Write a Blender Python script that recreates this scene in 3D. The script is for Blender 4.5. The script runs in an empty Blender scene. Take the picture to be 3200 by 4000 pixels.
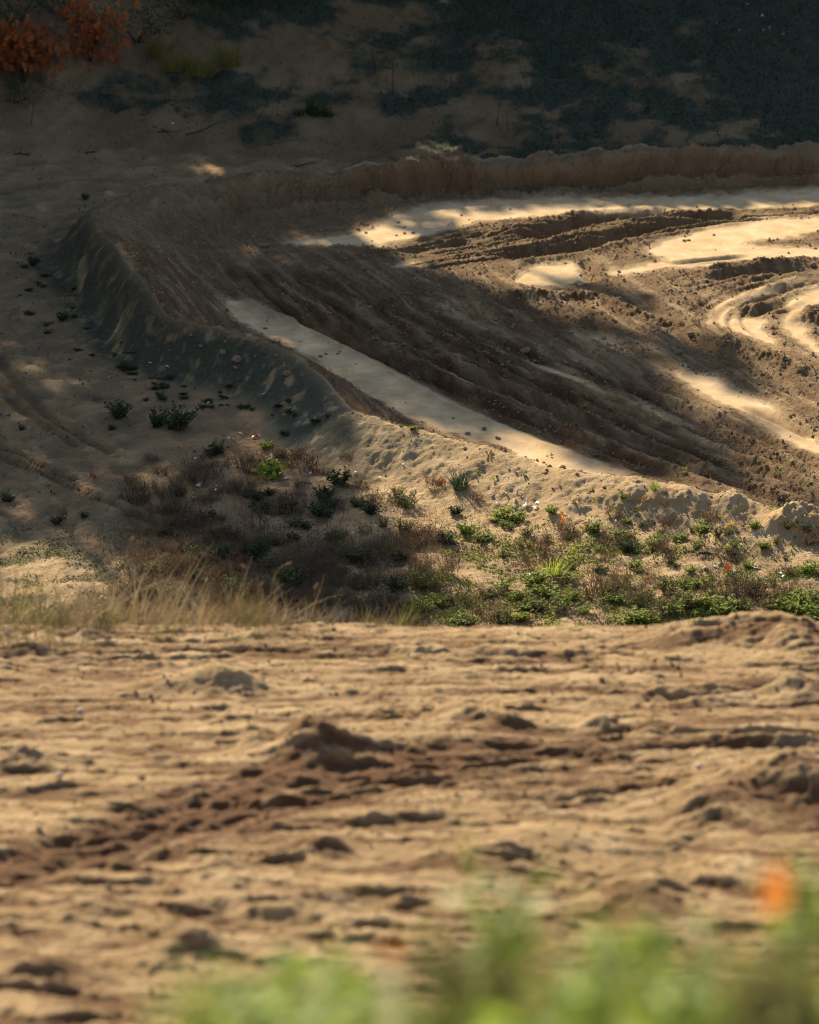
import bpy, math, random
import numpy as np
from mathutils import Vector, Matrix, Euler
random.seed(7)
rng = np.random.default_rng(7)
S = bpy.context.scene
COL = S.collection

# ------------------------------------------------------------------ camera, sky, sun, exposure
CAM_Z = 20.0
PITCH = math.radians(18.0)
F = 7763.0; CU, CV = 862.5, 1078.0          # focal length and centre in the units of the photo seen 1725 wide
cam = bpy.data.cameras.new('camera'); cam_o = bpy.data.objects.new('camera', cam); COL.objects.link(cam_o)
cam_o.location = (0, 0, CAM_Z); cam_o.rotation_euler = (math.radians(90) - PITCH, 0, 0)
cam.sensor_fit = 'VERTICAL'; cam.sensor_height = 36.0; cam.lens = 36.0 * F / 2156.0
cam.clip_start = 0.5; cam.clip_end = 3000
cam.dof.use_dof = True; cam.dof.focus_distance = 66.0; cam.dof.aperture_fstop = cam.lens / 1000 / 0.112
S.camera = cam_o

SUN_AZ = math.radians(-20.0); SUN_EL = math.radians(28.0)
L = np.array([math.sin(SUN_AZ) * math.cos(SUN_EL), math.cos(SUN_AZ) * math.cos(SUN_EL), math.sin(SUN_EL)])
w = bpy.data.worlds.new('World'); S.world = w; w.use_nodes = True
nt = w.node_tree; bg = nt.nodes['Background']
sky = nt.nodes.new('ShaderNodeTexSky'); sky.sky_type = 'NISHITA'; sky.sun_disc = False
sky.sun_elevation = SUN_EL; sky.sun_rotation = SUN_AZ % (2 * math.pi)
sky.air_density = 0.9; sky.dust_density = 0.8; sky.ozone_density = 1.0
nt.links.new(sky.outputs[0], bg.inputs[0]); bg.inputs[1].default_value = 0.09
sl = bpy.data.lights.new('sun', 'SUN'); sl.energy = 5.0; sl.angle = math.radians(0.5); sl.color = (1, 0.87, 0.65)
so = bpy.data.objects.new('sun', sl); COL.objects.link(so)
so.rotation_euler = Vector(L).to_track_quat('Z', 'Y').to_euler(); so.location = (0, 0, 60)
S.view_settings.view_transform = 'Standard'; S.view_settings.look = 'None'
S.view_settings.exposure = 0.98; S.view_settings.gamma = 1.0
S.render.engine = 'CYCLES'
S.cycles.use_denoising = True; S.cycles.filter_width = 1.1
S.cycles.max_bounces = 5; S.cycles.diffuse_bounces = 3; S.cycles.transmission_bounces = 3; S.cycles.transparent_max_bounces = 4

# ------------------------------------------------------------------ small tools
cp, sp_ = math.cos(PITCH), math.sin(PITCH)
def ray(u, v):
    a = (np.asarray(u, float) - CU) / F; b = (CV - np.asarray(v, float)) / F
    return np.stack([a, cp + b * sp_, -sp_ + b * cp], -1)
def project(P):
    x = P[..., 0]; y = P[..., 1]; z = P[..., 2] - CAM_Z
    d = y * cp - z * sp_; h = y * sp_ + z * cp
    return CU + F * x / d, CV - F * h / d, d
def on_plane(u, v, z):
    r = ray(u, v); t = (z - CAM_Z) / r[..., 2]
    return r[..., 0] * t, r[..., 1] * t

_p = np.random.default_rng(3).permutation(256); _p = np.concatenate([_p, _p, _p])
_ga = np.random.default_rng(4).uniform(0, 2 * np.pi, 256); _gx, _gy = np.cos(_ga), np.sin(_ga)
_cr = np.random.default_rng(5).uniform(0, 1, (256, 3))
def perlin(x, y):
    xi = np.floor(x).astype(int); yi = np.floor(y).astype(int); xf = x - xi; yf = y - yi
    u = xf * xf * xf * (xf * (xf * 6 - 15) + 10); v = yf * yf * yf * (yf * (yf * 6 - 15) + 10)
    def g(i, j):
        k = _p[_p[(xi + i) & 255] + ((yi + j) & 255)]
        return _gx[k] * (xf - i) + _gy[k] * (yf - j)
    a = g(0, 0); b = g(1, 0); c = g(0, 1); d = g(1, 1)
    a = a + u * (b - a); c = c + u * (d - c)
    return (a + v * (c - a)) * 1.5
def fbm(x, y, n=4, gain=0.5):
    r = 0; a = 1
    for i in range(n):
        r = r + a * perlin(x + 17.3 * i, y - 9.1 * i); x = x * 2.03; y = y * 2.03; a *= gain
    return r
def ridged(x, y, n=3):
    r = 0; a = 1
    for i in range(n):
        r = r + a * (1 - 2 * np.abs(perlin(x + 31.7 * i, y + 5.2 * i))); x = x * 2.1; y = y * 2.1; a *= 0.5
    return r
def clods(x, y):
    """rounded lumps: 1 at a lump's middle, 0 at the gap between lumps"""
    xi = np.floor(x).astype(int); yi = np.floor(y).astype(int)
    d1 = np.full(x.shape, 9.0); hh = np.zeros(x.shape)
    for i in (-1, 0, 1):
        for j in (-1, 0, 1):
            k = _p[_p[(xi + i) & 255] + ((yi + j) & 255)]; c = _cr[k]
            dx = xi + i + c[..., 0] - x; dy = yi + j + c[..., 1] - y
            d = dx * dx + dy * dy
            m = d < d1; d1 = np.where(m, d, d1); hh = np.where(m, c[..., 2], hh)
    return np.clip(1 - d1 * 1.6, 0, 1) * hh
def sstep(a, b, x):
    t = np.clip((x - a) / (b - a), 0, 1); return t * t * (3 - 2 * t)
def smooth_poly(P, n=6):
    P = np.asarray(P, float); Q = np.vstack([2 * P[0] - P[1], P, 2 * P[-1] - P[-2]]); out = []
    for i in range(1, len(Q) - 2):
        for t in np.linspace(0, 1, n, endpoint=False):
            a, b, c, d = Q[i - 1:i + 3]
            out.append(0.5 * (2 * b + (c - a) * t + (2 * a - 5 * b + 4 * c - d) * t * t + (3 * b - a - 3 * c + d) * t ** 3))
    out.append(P[-1]); return np.array(out)
def relax(P, k=4, n=70):
    d = np.concatenate([[0], np.cumsum(np.hypot(*np.diff(P[:, :2], axis=0).T))]); t = np.linspace(0, d[-1], n)
    Q = np.stack([np.interp(t, d, P[:, c]) for c in range(P.shape[1])], -1)
    w_ = np.exp(-(np.arange(-2 * k, 2 * k + 1) / k) ** 2); w_ /= w_.sum()
    E = np.concatenate([2 * Q[0] - Q[2 * k:0:-1], Q, 2 * Q[-1] - Q[-2:-2 * k - 2:-1]])
    return np.stack([np.convolve(E[:, c], w_, 'valid') for c in range(Q.shape[1])], -1)
def curve_field(X, Y, P, reach):
    """P: rows x, y, extra...; returns index of points in reach, signed distance (+ on the left), extras, arc length"""
    m = (X > P[:, 0].min() - reach) & (X < P[:, 0].max() + reach) & (Y > P[:, 1].min() - reach) & (Y < P[:, 1].max() + reach)
    idx = np.nonzero(m)[0]; x = X[idx]; y = Y[idx]
    best = np.full(len(idx), 1e9); sg = np.zeros(len(idx)); ex = np.zeros((len(idx), P.shape[1] - 2)); al = np.zeros(len(idx)); acc = 0
    for a, b in zip(P[:-1], P[1:]):
        dx, dy = b[:2] - a[:2]; l2 = dx * dx + dy * dy + 1e-12
        t = np.clip(((x - a[0]) * dx + (y - a[1]) * dy) / l2, 0, 1)
        ox = x - a[0] - t * dx; oy = y - a[1] - t * dy; d = ox * ox + oy * oy
        k = d < best
        best[k] = d[k]; sg[k] = np.sign(dx * oy - dy * ox)[k]; al[k] = acc + (t * math.sqrt(l2))[k]
        if ex.shape[1]: ex[k] = (a[2:] + t[:, None] * (b[2:] - a[2:]))[k]
        acc += math.sqrt(l2)
    d = np.sqrt(best); k = d < reach
    return idx[k], (d * sg)[k], ex[k], al[k]
def in_poly(x, y, P):
    r = np.zeros(x.shape, bool); n = len(P); j = n - 1
    for i in range(n):
        xi, yi = P[i]; xj, yj = P[j]
        if yi != yj:
            r ^= ((yi > y) != (yj > y)) & (x < (xj - xi) * (y - yi) / (yj - yi) + xi)
        j = i
    return r

# ------------------------------------------------------------------ the lie of the land
_py = [-400, -20, 0, 10, 16, 22, 24.5, 31, 38, 41, 41.6, 50, 53, 400]
_pz = [60, 25.2, 18.4, 15.0, 11.6, 8.45, 8.15, 6.95, 5.78, 5.25, 5.0, 0.3, 0.0, 0.0]
def base(x, y):
    z = np.interp(y, _py, _pz)
    y0 = 92.0 + 0.28 * np.clip(x, -14, 0) + 0.02 * np.clip(x, 0, 20)
    s = np.clip(y - y0, 0, None)
    k = 0.16 + 0.010 * np.clip(-x, 0, 14)
    z = z + k * s * s / (s + 1.5) + 0.12 * np.clip(s - 16, 0, 60)
    lf = np.clip(-x - 9.0, 0, 60); z = z + 0.22 * lf * lf / (lf + 3.0) * sstep(60, 75, y)      # left side of the dell climbs outside the frame
    rt = np.clip(x - 25, 0, 300); z = z + 0.08 * rt * sstep(50, 70, y)
    return z

# berm crest: u, v, height, inner width, outer width
CREST = [(1980,1120,.35,.9,1.7),(1725,1085,.35,.9,1.7),(1600,1056,.38,.8,1.8),(1450,1018,.45,.8,2.0),(1330,1003,.5,.7,2.1),(1200,984,.55,.7,2.1),(1100,952,.6,.7,2.0),
 (1000,922,.62,.8,1.9),(900,902,.65,.9,1.8),(770,880,.68,1.1,1.7),(700,806,.68,1.2,1.6),(620,742,.72,1.2,1.6),(540,713,.75,1.2,1.5),(440,706,.72,1.1,1.3),
 (375,700,.72,1.2,1.1),(330,650,.85,1.6,1.0),(305,605,.9,2.0,1.0),(265,555,.95,2.3,1.0),(220,505,.95,2.5,1.0),(192,465,.95,2.6,1.0),(195,430,.95,2.6,1.0),
 (228,402,.95,2.6,1.1),(290,386,.95,2.4,1.2),(400,366,.95,2.0,1.2),(500,350,.95,1.7,1.2),(600,356,.85,1.5,1.2),(720,345,.85,1.4,1.2),(830,325,.9,1.4,1.1),
 (960,312,.95,1.3,1.0),(1050,315,.95,1.3,1.0),(1180,298,.98,1.3,1.0),(1300,306,.9,1.3,1.0),(1420,311,.9,1.3,1.0),(1550,290,1.0,1.4,1.0),(1725,281,1.0,1.4,1.0),(2000,270,1.0,1.4,1.0)]
_c = []
for u, v, h, wi, wo in CREST:
    x, y = 0, 80
    for _ in range(6):
        bz = float(base(np.array(x), np.array(y))); x, y = on_plane(u, v, h + bz); x = float(x); y = float(y)
    _c.append((x, y, h, wi, wo))
CRESTW = relax(smooth_poly(_c, 4), 4, 150)
INSIDE_POLY = [(p[0], p[1]) for p in CRESTW]
def berm(X, Y):
    z = np.zeros(X.shape); sd = np.full(X.shape, 9.0)
    idx, s, ex, al = curve_field(X, Y, CRESTW, 3.6)
    h, wi, wo = ex.T
    h = h * (1 + 0.22 * perlin(al * 0.45, al * 0 + 3.3) + 0.03 * perlin(al * 1.6, al * 0 + 8.3)) * (.84 + .20 * sstep(64, 69, Y[idx]) - .26 * sstep(78, 84, Y[idx]))
    wob = 0.14 * perlin(X[idx] * .8, Y[idx] * .7) + 0.04 * perlin(X[idx] * 2.6, Y[idx] * 2.2)
    s2 = s + wob
    to = np.clip(s2 / wo, 0, 1.6); ti = np.clip(-s2 / wi, 0, 1.6)
    fo = np.where(to < 1, 0.5 + 0.5 * np.cos(np.pi * to ** 1.0), 0); fi = np.where(ti < 1, 0.5 + 0.5 * np.cos(np.pi * ti ** 1.05), 0)
    z[idx] = h * np.where(s2 > 0, fo, fi); sd[idx] = s
    return z, sd

# ------------------------------------------------------------------ the grid
def spaced(segs):
    out = []
    for a, b, d in segs:
        n = max(1, int(round((b - a) / d))); out.append(np.linspace(a, b, n, endpoint=False))
    out.append(np.array([segs[-1][1]])); return np.concatenate(out)
XS = spaced([(-400,-120,28),(-120,-40,8),(-40,-16,1.5),(-16,-11.6,.25),(-11.6,-7.6,.036),(-7.6,7.6,.026),(7.6,11.6,.036),(11.6,16,.25),(16,40,1.5),(40,120,8),(120,400,28)])
YS = spaced([(-400,-60,40),(-60,0,4),(0,20,.8),(20,23,.2),(23,30,.030),(30,42.2,.036),(42.2,52.5,.22),(52.5,66,.042),(66,92,.055),(92,106,.075),(106,125,.5),(125,180,3),(180,500,30)])
NX, NY = len(XS), len(YS)
GX, GY = np.meshgrid(XS, YS); X = GX.ravel(); Y = GY.ravel()
Zb = base(X, Y); _bz, SD = berm(X, Y); Z = Zb + _bz

def interp(Zg, x, y):
    x = np.asarray(x, float); y = np.asarray(y, float)
    i = np.clip(np.searchsorted(XS, x) - 1, 0, NX - 2); j = np.clip(np.searchsorted(YS, y) - 1, 0, NY - 2)
    a = (x - XS[i]) / (XS[i + 1] - XS[i]); b = (y - YS[j]) / (YS[j + 1] - YS[j])
    k = j * NX + i
    return (Zg[k] * (1 - a) + Zg[k + 1] * a) * (1 - b) + (Zg[k + NX] * (1 - a) + Zg[k + NX + 1] * a) * b
_T = np.concatenate([np.arange(6, 45, .03), np.arange(45, 135, .04)])
def ground_at(Zg, u, v):
    r = ray(u, v); P = r[None] * _T[:, None]
    h = interp(Zg, P[:, 0], P[:, 1]); k = np.argmax(P[:, 2] + CAM_Z < h)
    if k == 0: k = len(_T) - 1
    return np.array([P[k, 0], P[k, 1], h[k]])
def to_world(Zg, pts):
    return np.array([np.concatenate([ground_at(Zg, q[0], q[1])[:2], q[2:]]) for q in pts])

# ------------------------------------------------------------------ masks and relief
Z1 = Z.copy()
inside = np.zeros(len(X), bool)
mreg = (Y > 52) & (Y < 96) & (np.abs(X) < 16)
ii = np.nonzero(mreg)[0]
_ip = INSIDE_POLY
inside[ii] = in_poly(X[ii], Y[ii], _ip)
wx = X + 0.09 * perlin(X * 1.1, Y * 1.1) + 0.06 * perlin(X * 4, Y * 3); wy = Y + 0.20 * perlin(X * 1.1 + 40, Y * 0.8) + 0.16 * perlin(X * 4 + 9, Y * 3)

SMOOTH = [
 [(458,622),(530,634),(612,660),(702,686),(784,730),(864,780),(944,822),(1016,860),(1104,898),(1194,940),(1290,976),(1350,1000),(1200,992),(1090,965),(1020,935),(900,900),(800,850),(720,796),(640,748),(560,704),(490,672)],
 [(590,505),(700,495),(780,478),(830,450),(900,424),(1000,416),(1150,412),(1300,412),(1450,410),(1600,398),(1745,390),(1745,430),(1600,440),(1450,440),(1300,446),(1150,454),(1000,467),(950,482),(880,502),(800,519),(700,517),(610,514)],
 [(1072,592),(1115,556),(1232,550),(1238,592),(1190,606),(1110,603)],
 [(1258,572),(1400,546),(1350,528),(1400,503),(1500,474),(1600,454),(1745,455),(1745,482),(1660,500),(1560,512),(1745,520),(1745,546),(1600,550),(1500,558),(1400,566),(1300,582)],
 [(1476,684),(1500,640),(1600,602),(1690,582),(1610,626),(1545,645),(1530,662),(1590,668),(1625,672),(1612,694),(1655,742),(1590,716),(1530,690)],
 [(1640,684),(1660,625),(1745,588),(1745,642),(1694,668),(1702,704),(1745,738),(1745,765),(1676,716)],
 [(1395,776),(1500,786),(1600,836),(1745,936),(1745,972),(1650,926),(1550,866),(1450,812)],
 [(800,560),(870,546),(900,556),(840,566)],  # pale patch painting in a spot of sun
 [(940,775),(1050,815),(1180,870),(1300,925),(1420,975),(1380,972),(1240,915),(1100,858),(980,805)],
 [(1060,740),(1180,778),(1300,830),(1450,905),(1600,975),(1560,968),(1400,900),(1250,835),(1120,778)],
 [(1180,704),(1290,712),(1340,716),(1280,722),(1200,714)],  # pale streak, a sun fleck brightened in the sand colour
]
sm = np.zeros(len(X))
for P in SMOOTH:
    W = to_world(Z1, P); hit = np.zeros(len(ii))
    for k in range(6):
        a = k * 1.047; hit += in_poly(wx[ii] + 0.10 * math.cos(a), wy[ii] + 0.20 * math.sin(a), W[:, :2])
    sm[ii] = np.maximum(sm[ii], hit / 6)

# churned relief inside the bend
n1 = fbm(X * 2.6, Y * 2.0, 5, .6); n2 = clods(X * 10.5 + n1 * .9, Y * 8.0 + n1) * sstep(-.55, .5, perlin(X * 1.7 + 3, Y * 1.3))
n2b = clods(X * 19 + 5 + n1, Y * 15)
n3 = fbm((X * .94 + Y * .34) * 3.4 + .5 * perlin(X * .4, Y * .3), (-X * .34 + Y * .94) * .28, 4, .6)      # streaks along the front straight
churn = np.zeros(len(X)); churn[ii] = inside[ii] * (1 - sm[ii])
big = fbm(X * .45, Y * .35, 2)
Z = Z + churn * (0.012 * n1 + 0.024 * n2 + 0.030 * n2b + 0.03 * big + 0.004 * n3 * sstep(78, 70, Y))
Z = Z - inside * sm * 0.03
# ruts and ridges: (points u,v) , width m, depth m (negative = ridge), damp, track tread
RUT = [
 ([(470,560),(520,605),(600,655),(690,690),(780,738),(870,785),(960,835),(1060,880),(1180,925),(1300,970),(1420,1010)],.26,.10,.5),
 ([(560,640),(680,690),(800,745),(900,790),(1000,838),(1120,885),(1250,935),(1380,985)],.20,.08,.5),
 ([(880,752),(980,790),(1080,830),(1200,880),(1350,945),(1500,1000),(1725,1078)],.24,.14,.5),
 ([(1000,770),(1120,815),(1230,862),(1350,915),(1480,968),(1600,1012),(1725,1055)],.18,.10,.4),
 ([(1130,790),(1250,838),(1350,885),(1480,945),(1600,992),(1725,1036)],.18,.12,.4),
 ([(1280,800),(1400,856),(1550,925),(1725,1005)],.2,.10,.3),
 ([(1360,830),(1480,878),(1600,925),(1725,980)],.14,.08,.3),
 ([(1560,850),(1640,885),(1725,925)],.16,.10,.3),
 ([(620,560),(660,610),(740,665),(850,712),(960,750)],.35,.14,.5),
 ([(700,560),(760,620),(850,672),(950,715)],.25,.10,.4),
 ([(860,590),(900,650),(960,690),(1060,730),(1180,770)],.3,.12,.3),
 ([(1050,650),(1130,690),(1230,735),(1330,790),(1420,840)],.22,.08,.3),
 ([(1105,506),(1140,490),(1180,478),(1230,466),(1300,455),(1420,448)],.40,.42,.3),
 ([(1050,545),(1110,530),(1200,520),(1280,503),(1350,485),(1420,470),(1480,461),(1575,455)],.34,.34,.3),
 ([(1060,548),(1150,540),(1250,522),(1330,500)],.2,.12,.2),
 ([(790,520),(880,508),(980,500),(1080,492)],.2,.07,.2),
 ([(830,540),(930,520),(1040,512)],.2,.08,.2),
 ([(1230,545),(1240,570),(1245,600)],.18,.12,.2),
 ([(1400,555),(1500,545),(1590,536)],.14,.07,.2),
 ([(790,404),(900,404),(1000,402),(1060,402)],.30,.20,.2),
 ([(640,420),(740,418),(800,415)],.25,.14,.2),
 ([(1480,592),(1560,577),(1640,572),(1740,566)],.30,.14,.2),
 ([(1545,650),(1600,630),(1660,605),(1720,590)],.22,.14,.2),
 ([(1560,668),(1620,650),(1660,620)],.22,.14,.2),
 ([(1300,620),(1360,655),(1430,700),(1500,740),(1600,790),(1725,850)],.3,.10,.2),
 ([(1000,600),(1080,640),(1180,665),(1290,700)],.4,.12,.2),
 # ridges
 ([(780,650),(860,690),(960,735),(1080,775)],.3,-.14,.2),
 ([(1020,610),(1120,630),(1230,625),(1330,660),(1440,690)],.35,-.22,.2),
 ([(1040,665),(1160,660),(1260,690)],.3,-.14,.2),
 ([(1480,578),(1560,562),(1640,556),(1740,548)],.26,-.20,.2),
 ([(1500,716),(1560,738),(1620,760),(1725,800)],.35,-.26,.2),
 ([(1690,690),(1720,672),(1760,650)],.7,-.40,.4),
 ([(780,392),(900,390),(1050,392)],.3,-.15,.1),
 ([(960,780),(1080,822),(1200,870),(1300,915)],.16,-.10,.2),
 ([(500,600),(560,640),(640,680)],.35,-.12,.3),
]
damp = np.zeros(len(X))
def between(A, B, n, wd, dp, da, lo=0, hi=1):
    a = smooth_poly(A, 3); b = smooth_poly(B, 3); t = np.linspace(0, 1, 9)
    f = lambda q: np.stack([np.interp(t, np.linspace(0, 1, len(q)), q[:, k]) for k in (0, 1)], -1)
    a, b = f(a), f(b); r_ = np.random.default_rng(n)
    for k in range(n):
        w_ = lo + (hi - lo) * (k + .5 + r_.normal(0, .22)) / n
        i0 = r_.integers(0, 3); i1 = 9 - r_.integers(0, 3)
        q = (a + (b - a) * (w_ + r_.normal(0, .03) + .06 * np.sin(t * 4 + r_.uniform(0, 6)))[:, None])[i0:i1]
        RUT.append(([tuple(p) for p in q], wd * r_.uniform(.6, 1.5), dp * r_.uniform(.4, 1.5), da * r_.uniform(.5, 1.3)))
between([(470,570),(560,650),(700,722),(860,800),(1060,890),(1330,1000)], [(800,560),(900,640),(1050,715),(1250,790),(1450,870),(1740,985)], 34, .062, .042, .6, .08)
between([(600,520),(800,522),(1000,476),(1300,450),(1740,442)], [(800,600),(950,565),(1150,545),(1350,505),(1550,465),(1740,452)], 16, .075, .05, .2)
between([(1240,600),(1400,572),(1600,550),(1740,540)], [(1480,680),(1530,645),(1620,610),(1740,590)], 4, .08, .03, .2)
between([(1740,600),(1640,628),(1560,668),(1600,712),(1740,790)], [(1740,560),(1560,590),(1440,660),(1520,745),(1740,870)], 5, .09, .035, .2)
between([(640,425),(800,402),(1050,400),(1400,400),(1740,385)], [(420,420),(640,385),(900,368),(1300,372),(1740,350)], 9, .10, .05, .2)
for pts, wd, dp, da in RUT:
    P = relax(smooth_poly(to_world(Z1, pts), 5), 6, 56)
    idx, s, ex, al = curve_field(X, Y, P, wd * 3.2)
    L_ = P[-1] - P[0]
    s = s + 0.10 * wd * perlin(X[idx] * 3, Y[idx] * 2)
    g = np.exp(-(s / wd) ** 2 * 1.8); endf = sstep(0, .6, al) * sstep(0, .6, al.max() - al)
    mod = 1 + 0.35 * perlin(al * 1.7, al * 0 + dp * 50)
    rim = np.exp(-((np.abs(s) - wd * 1.6) / (wd * .6)) ** 2)
    if .015 < abs(dp) < .08: Z[idx] += endf * g * .011 * np.sin(al * 2 * np.pi / .19 + np.sign(s))
    if dp > 0: Z[idx] += endf * mod * (-dp * g + (0.45 if dp < .2 else .16) * dp * rim * (0.7 + 0.6 * n2[idx]))
    else: Z[idx] += -dp * endf * mod * g * (0.5 + 0.30 * n2[idx] + .18 * n1[idx])
    damp[idx] = np.maximum(damp[idx], da * g * endf)
    sm[idx] = sm[idx] * (1 - (0.9 if abs(dp) > .05 else .45) * np.clip(g * 1.3 + .4 * rim, 0, 1) * endf)
# ripples dragged across the berm faces, soft lumps on the crest
bm = np.clip(1 - np.abs(SD) / 2.2, 0, 1)
back = sstep(66, 74, Y) * sstep(98, 94, Y)
fluting = ridged(X * 3.2 + Y * 0.5, Y * 0.6, 2)
Z = Z + bm * back * (.022 * fbm(X * 5, Y * 4, 3, .7) + .035 * clods(X * 7 + n1, Y * 6)) + bm * back * sstep(.0, -.4, SD) * 0.022 * ridged(X * 2.0 + Y * 1.1, Y * 1.6 - X * .5, 3) + bm * (.02 + .035 * back + .05 * sstep(80, 85, Y)) * fbm(X * 1.3, Y * .9, 5, .65) + bm * back * .04 * n2 * (SD < .3)
# verge and gully outside the bend
out = np.zeros(len(X)); out[ii] = ~inside[ii]
ve = out * sstep(53, 54, Y) * sstep(96, 90, Y)
pit = fbm(X * 1.4 + 20, Y * 1.1, 4, .5)
front = sstep(72, 66, Y)
Z = Z + ve * (0.05 * pit + 0.016 * ridged(X * 2.2 - Y * 1.1, Y * 2.6 + X, 3) * front + 0.018 * n2b)
rough = ve * front * sstep(2.2, 4.0, X) * sstep(1.8, .6, np.abs(SD))
Z = Z + rough * (0.02 * fbm(X * 3, Y * 2.4, 3, .6) + .025 * n2)
for (u, v, r, h) in [(1455,1050,.30,.13),(1400,1048,.22,.07),(1545,1056,.28,.15),(1690,1098,.42,.25),(1640,1104,.30,.12),(395,1155,.30,.12),(1250,1120,.4,.08),(1500,1150,.5,.10),(1640,1130,.5,.08)]:
    q = ground_at(Z, u, v); d = np.hypot((X - q[0]), (Y - q[1]) * .9) / r
    m = d < 1.6; Z[m] += h * np.exp(-d[m] ** 3) * (.85 + .28 * n1[m] + .3 * n2[m])
# wheel tracks in the gully on the left
tread = np.zeros(len(X))
for pts, wd in [([(-30,720),(20,790),(60,840),(110,885),(180,930),(240,960)],.13),([(-30,770),(10,830),(50,870),(100,905),(160,940)],.12),([(-20,960),(60,985),(130,1020),(210,1055),(290,1085),(340,1110)],.13),([(-20,935),(40,962),(110,995),(160,1018)],.08),
                ([(700,360),(830,330),(900,345),(990,352)],.12),([(0,410),(120,385),(210,380)],.12),([(500,440),(700,400),(900,372),(1300,372),(1725,352)],.2)]:
    P = relax(smooth_poly(to_world(Z1, pts), 5), 5, 50); idx, s, ex, al = curve_field(X, Y, P, wd * 3)
    g = np.exp(-(s / wd) ** 4); bars = np.sin(al * 2 * np.pi / .13 + np.sign(s) * 1.2)
    Z[idx] += -0.06 * g + 0.035 * np.exp(-((np.abs(s) - wd * 1.5) / (wd * .4)) ** 2) + g * 0.022 * bars
    tread[idx] = np.maximum(tread[idx], g)
# hillside
hs = sstep(87.5, 91, Y + .2 * np.clip(X, -12, 12)) * out
hs = np.where(Y > 96, 1.0, hs)
Z = Z + hs * (0.16 * fbm(X * .55, Y * .45, 3) + 0.05 * fbm(X * 2.2, Y * 1.6, 3) + 0.03 * n2)
# foreground track
ft = sstep(22.5, 24, Y) * sstep(42.2, 41.0, Y)
fl = fbm(X * 1.1 + 3, Y * 1.5 + 8, 3, .5)
fr = clods(X * 2.1 + .8 * fl, Y * 3.4 + 1.2 * fl); fr2 = clods(X * 5.2 + fl, Y * 7.0 + fl); fr3 = clods(X * 11, Y * 12 + fl) * sstep(-.3, .4, perlin(X * .9, Y * .8 + 4))
fy = Y + .22 * X * sstep(34, 26, Y) + .25 * fl
fs = fbm(X * .38, fy * 3.6, 5, .58)
fk = sstep(-.5, .45, perlin(X * .55 + 9, Y * .5))
fd = fbm(X * .42 + 5, fy * 2.7 + 2, 5, .58); fd2 = fbm(X * .9 + 15, fy * 5.8 + 2, 4, .58)
ledge = .055 * sstep(.02, .16, fd) + .035 * sstep(.4, .52, fd) + .028 * sstep(.05, .22, fd2) - .03 * sstep(-.3, -.42, fd2)
Z = Z + ft * (0.030 * fl + 0.030 * fr * fk * fk + (0.020 * fr2 + 0.014 * fr3) * (.25 + .75 * fk) + 0.014 * fbm(X * 7, Y * 6, 3, .7) + 0.026 * fs + .40 * ledge * (.35 + .65 * sstep(.6, -.2, fl)))
fdamp = np.zeros(len(X))
FRUT = [([(-60,1850),(200,1770),(420,1700),(600,1655),(760,1625),(950,1600),(1200,1585)],.34,.055,1.0),
        ([(-60,1880),(200,1810),(420,1745),(620,1690),(800,1660)],.22,.05,1.0),
        ([(500,1640),(700,1650),(950,1612),(1250,1590),(1780,1570)],.16,.07,.9),
        ([(1000,1690),(1250,1680),(1500,1650),(1780,1640)],.14,.07,.5),
        ([(-60,1600),(60,1595),(140,1598)],.2,.10,.6),([(420,1760),(700,1745),(1000,1720)],.14,.06,.5),
        ([(1300,1490),(1500,1465),(1780,1440)],.2,.08,.4),([(1350,1552),(1600,1553),(1780,1552)],.12,.09,.5),
        ([(-60,1390),(300,1380),(800,1375),(1300,1395)],.16,.06,.3),([(300,1930),(600,1915),(900,1880)],.18,.08,.5),([(500,2010),(700,1990)],.15,.06,.5)]
for k in range(7):
    o_ = k * 22 - 50; FRUT.append(([(-60,1856+o_),(200,1778+o_),(420,1706+o_*.9),(620,1655+o_*.8),(800,1628+o_*.7),(1000,1606+o_*.5),(1250,1588+o_*.4),(1500,1578+o_*.3)][0 if k % 2 else 1:8 - k % 3],.08,.007,.9))
for a_, b_, c_, d_ in [(-40,1806,320,1772),(60,1776,430,1742),(240,1735,640,1702),(420,1700,780,1672),(560,1668,1010,1642),(690,1638,1180,1612),(880,1614,1360,1590),(-40,1846,360,1812),(150,1752,560,1716),(620,1652,900,1640)]:
    FRUT.append(([(a_,b_),((a_+c_)/2,(b_+d_)/2+4),(c_,d_)],.075,.045,.9))
for pts, wd, dp, da in FRUT:
    P = smooth_poly(to_world(Z1, pts), 5); idx, s, ex, al = curve_field(X, Y, P, wd * 3.5)
    s = s + .35 * wd * perlin(X[idx] * 2.2, Y[idx] * 2.2)
    g = np.exp(-(s / wd) ** 2); endf = sstep(0, .5, al) * sstep(0, .5, al.max() - al)
    Z[idx] += endf * (-dp * g + .5 * dp * np.exp(-((np.abs(s) - wd * 1.7) / (wd * .6)) ** 2) - .018 * g * ridged(s * 4 + 3, al * .3, 2))
    fdamp[idx] = np.maximum(fdamp[idx], da * np.clip(g * 1.25, 0, 1) * endf)
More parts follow.
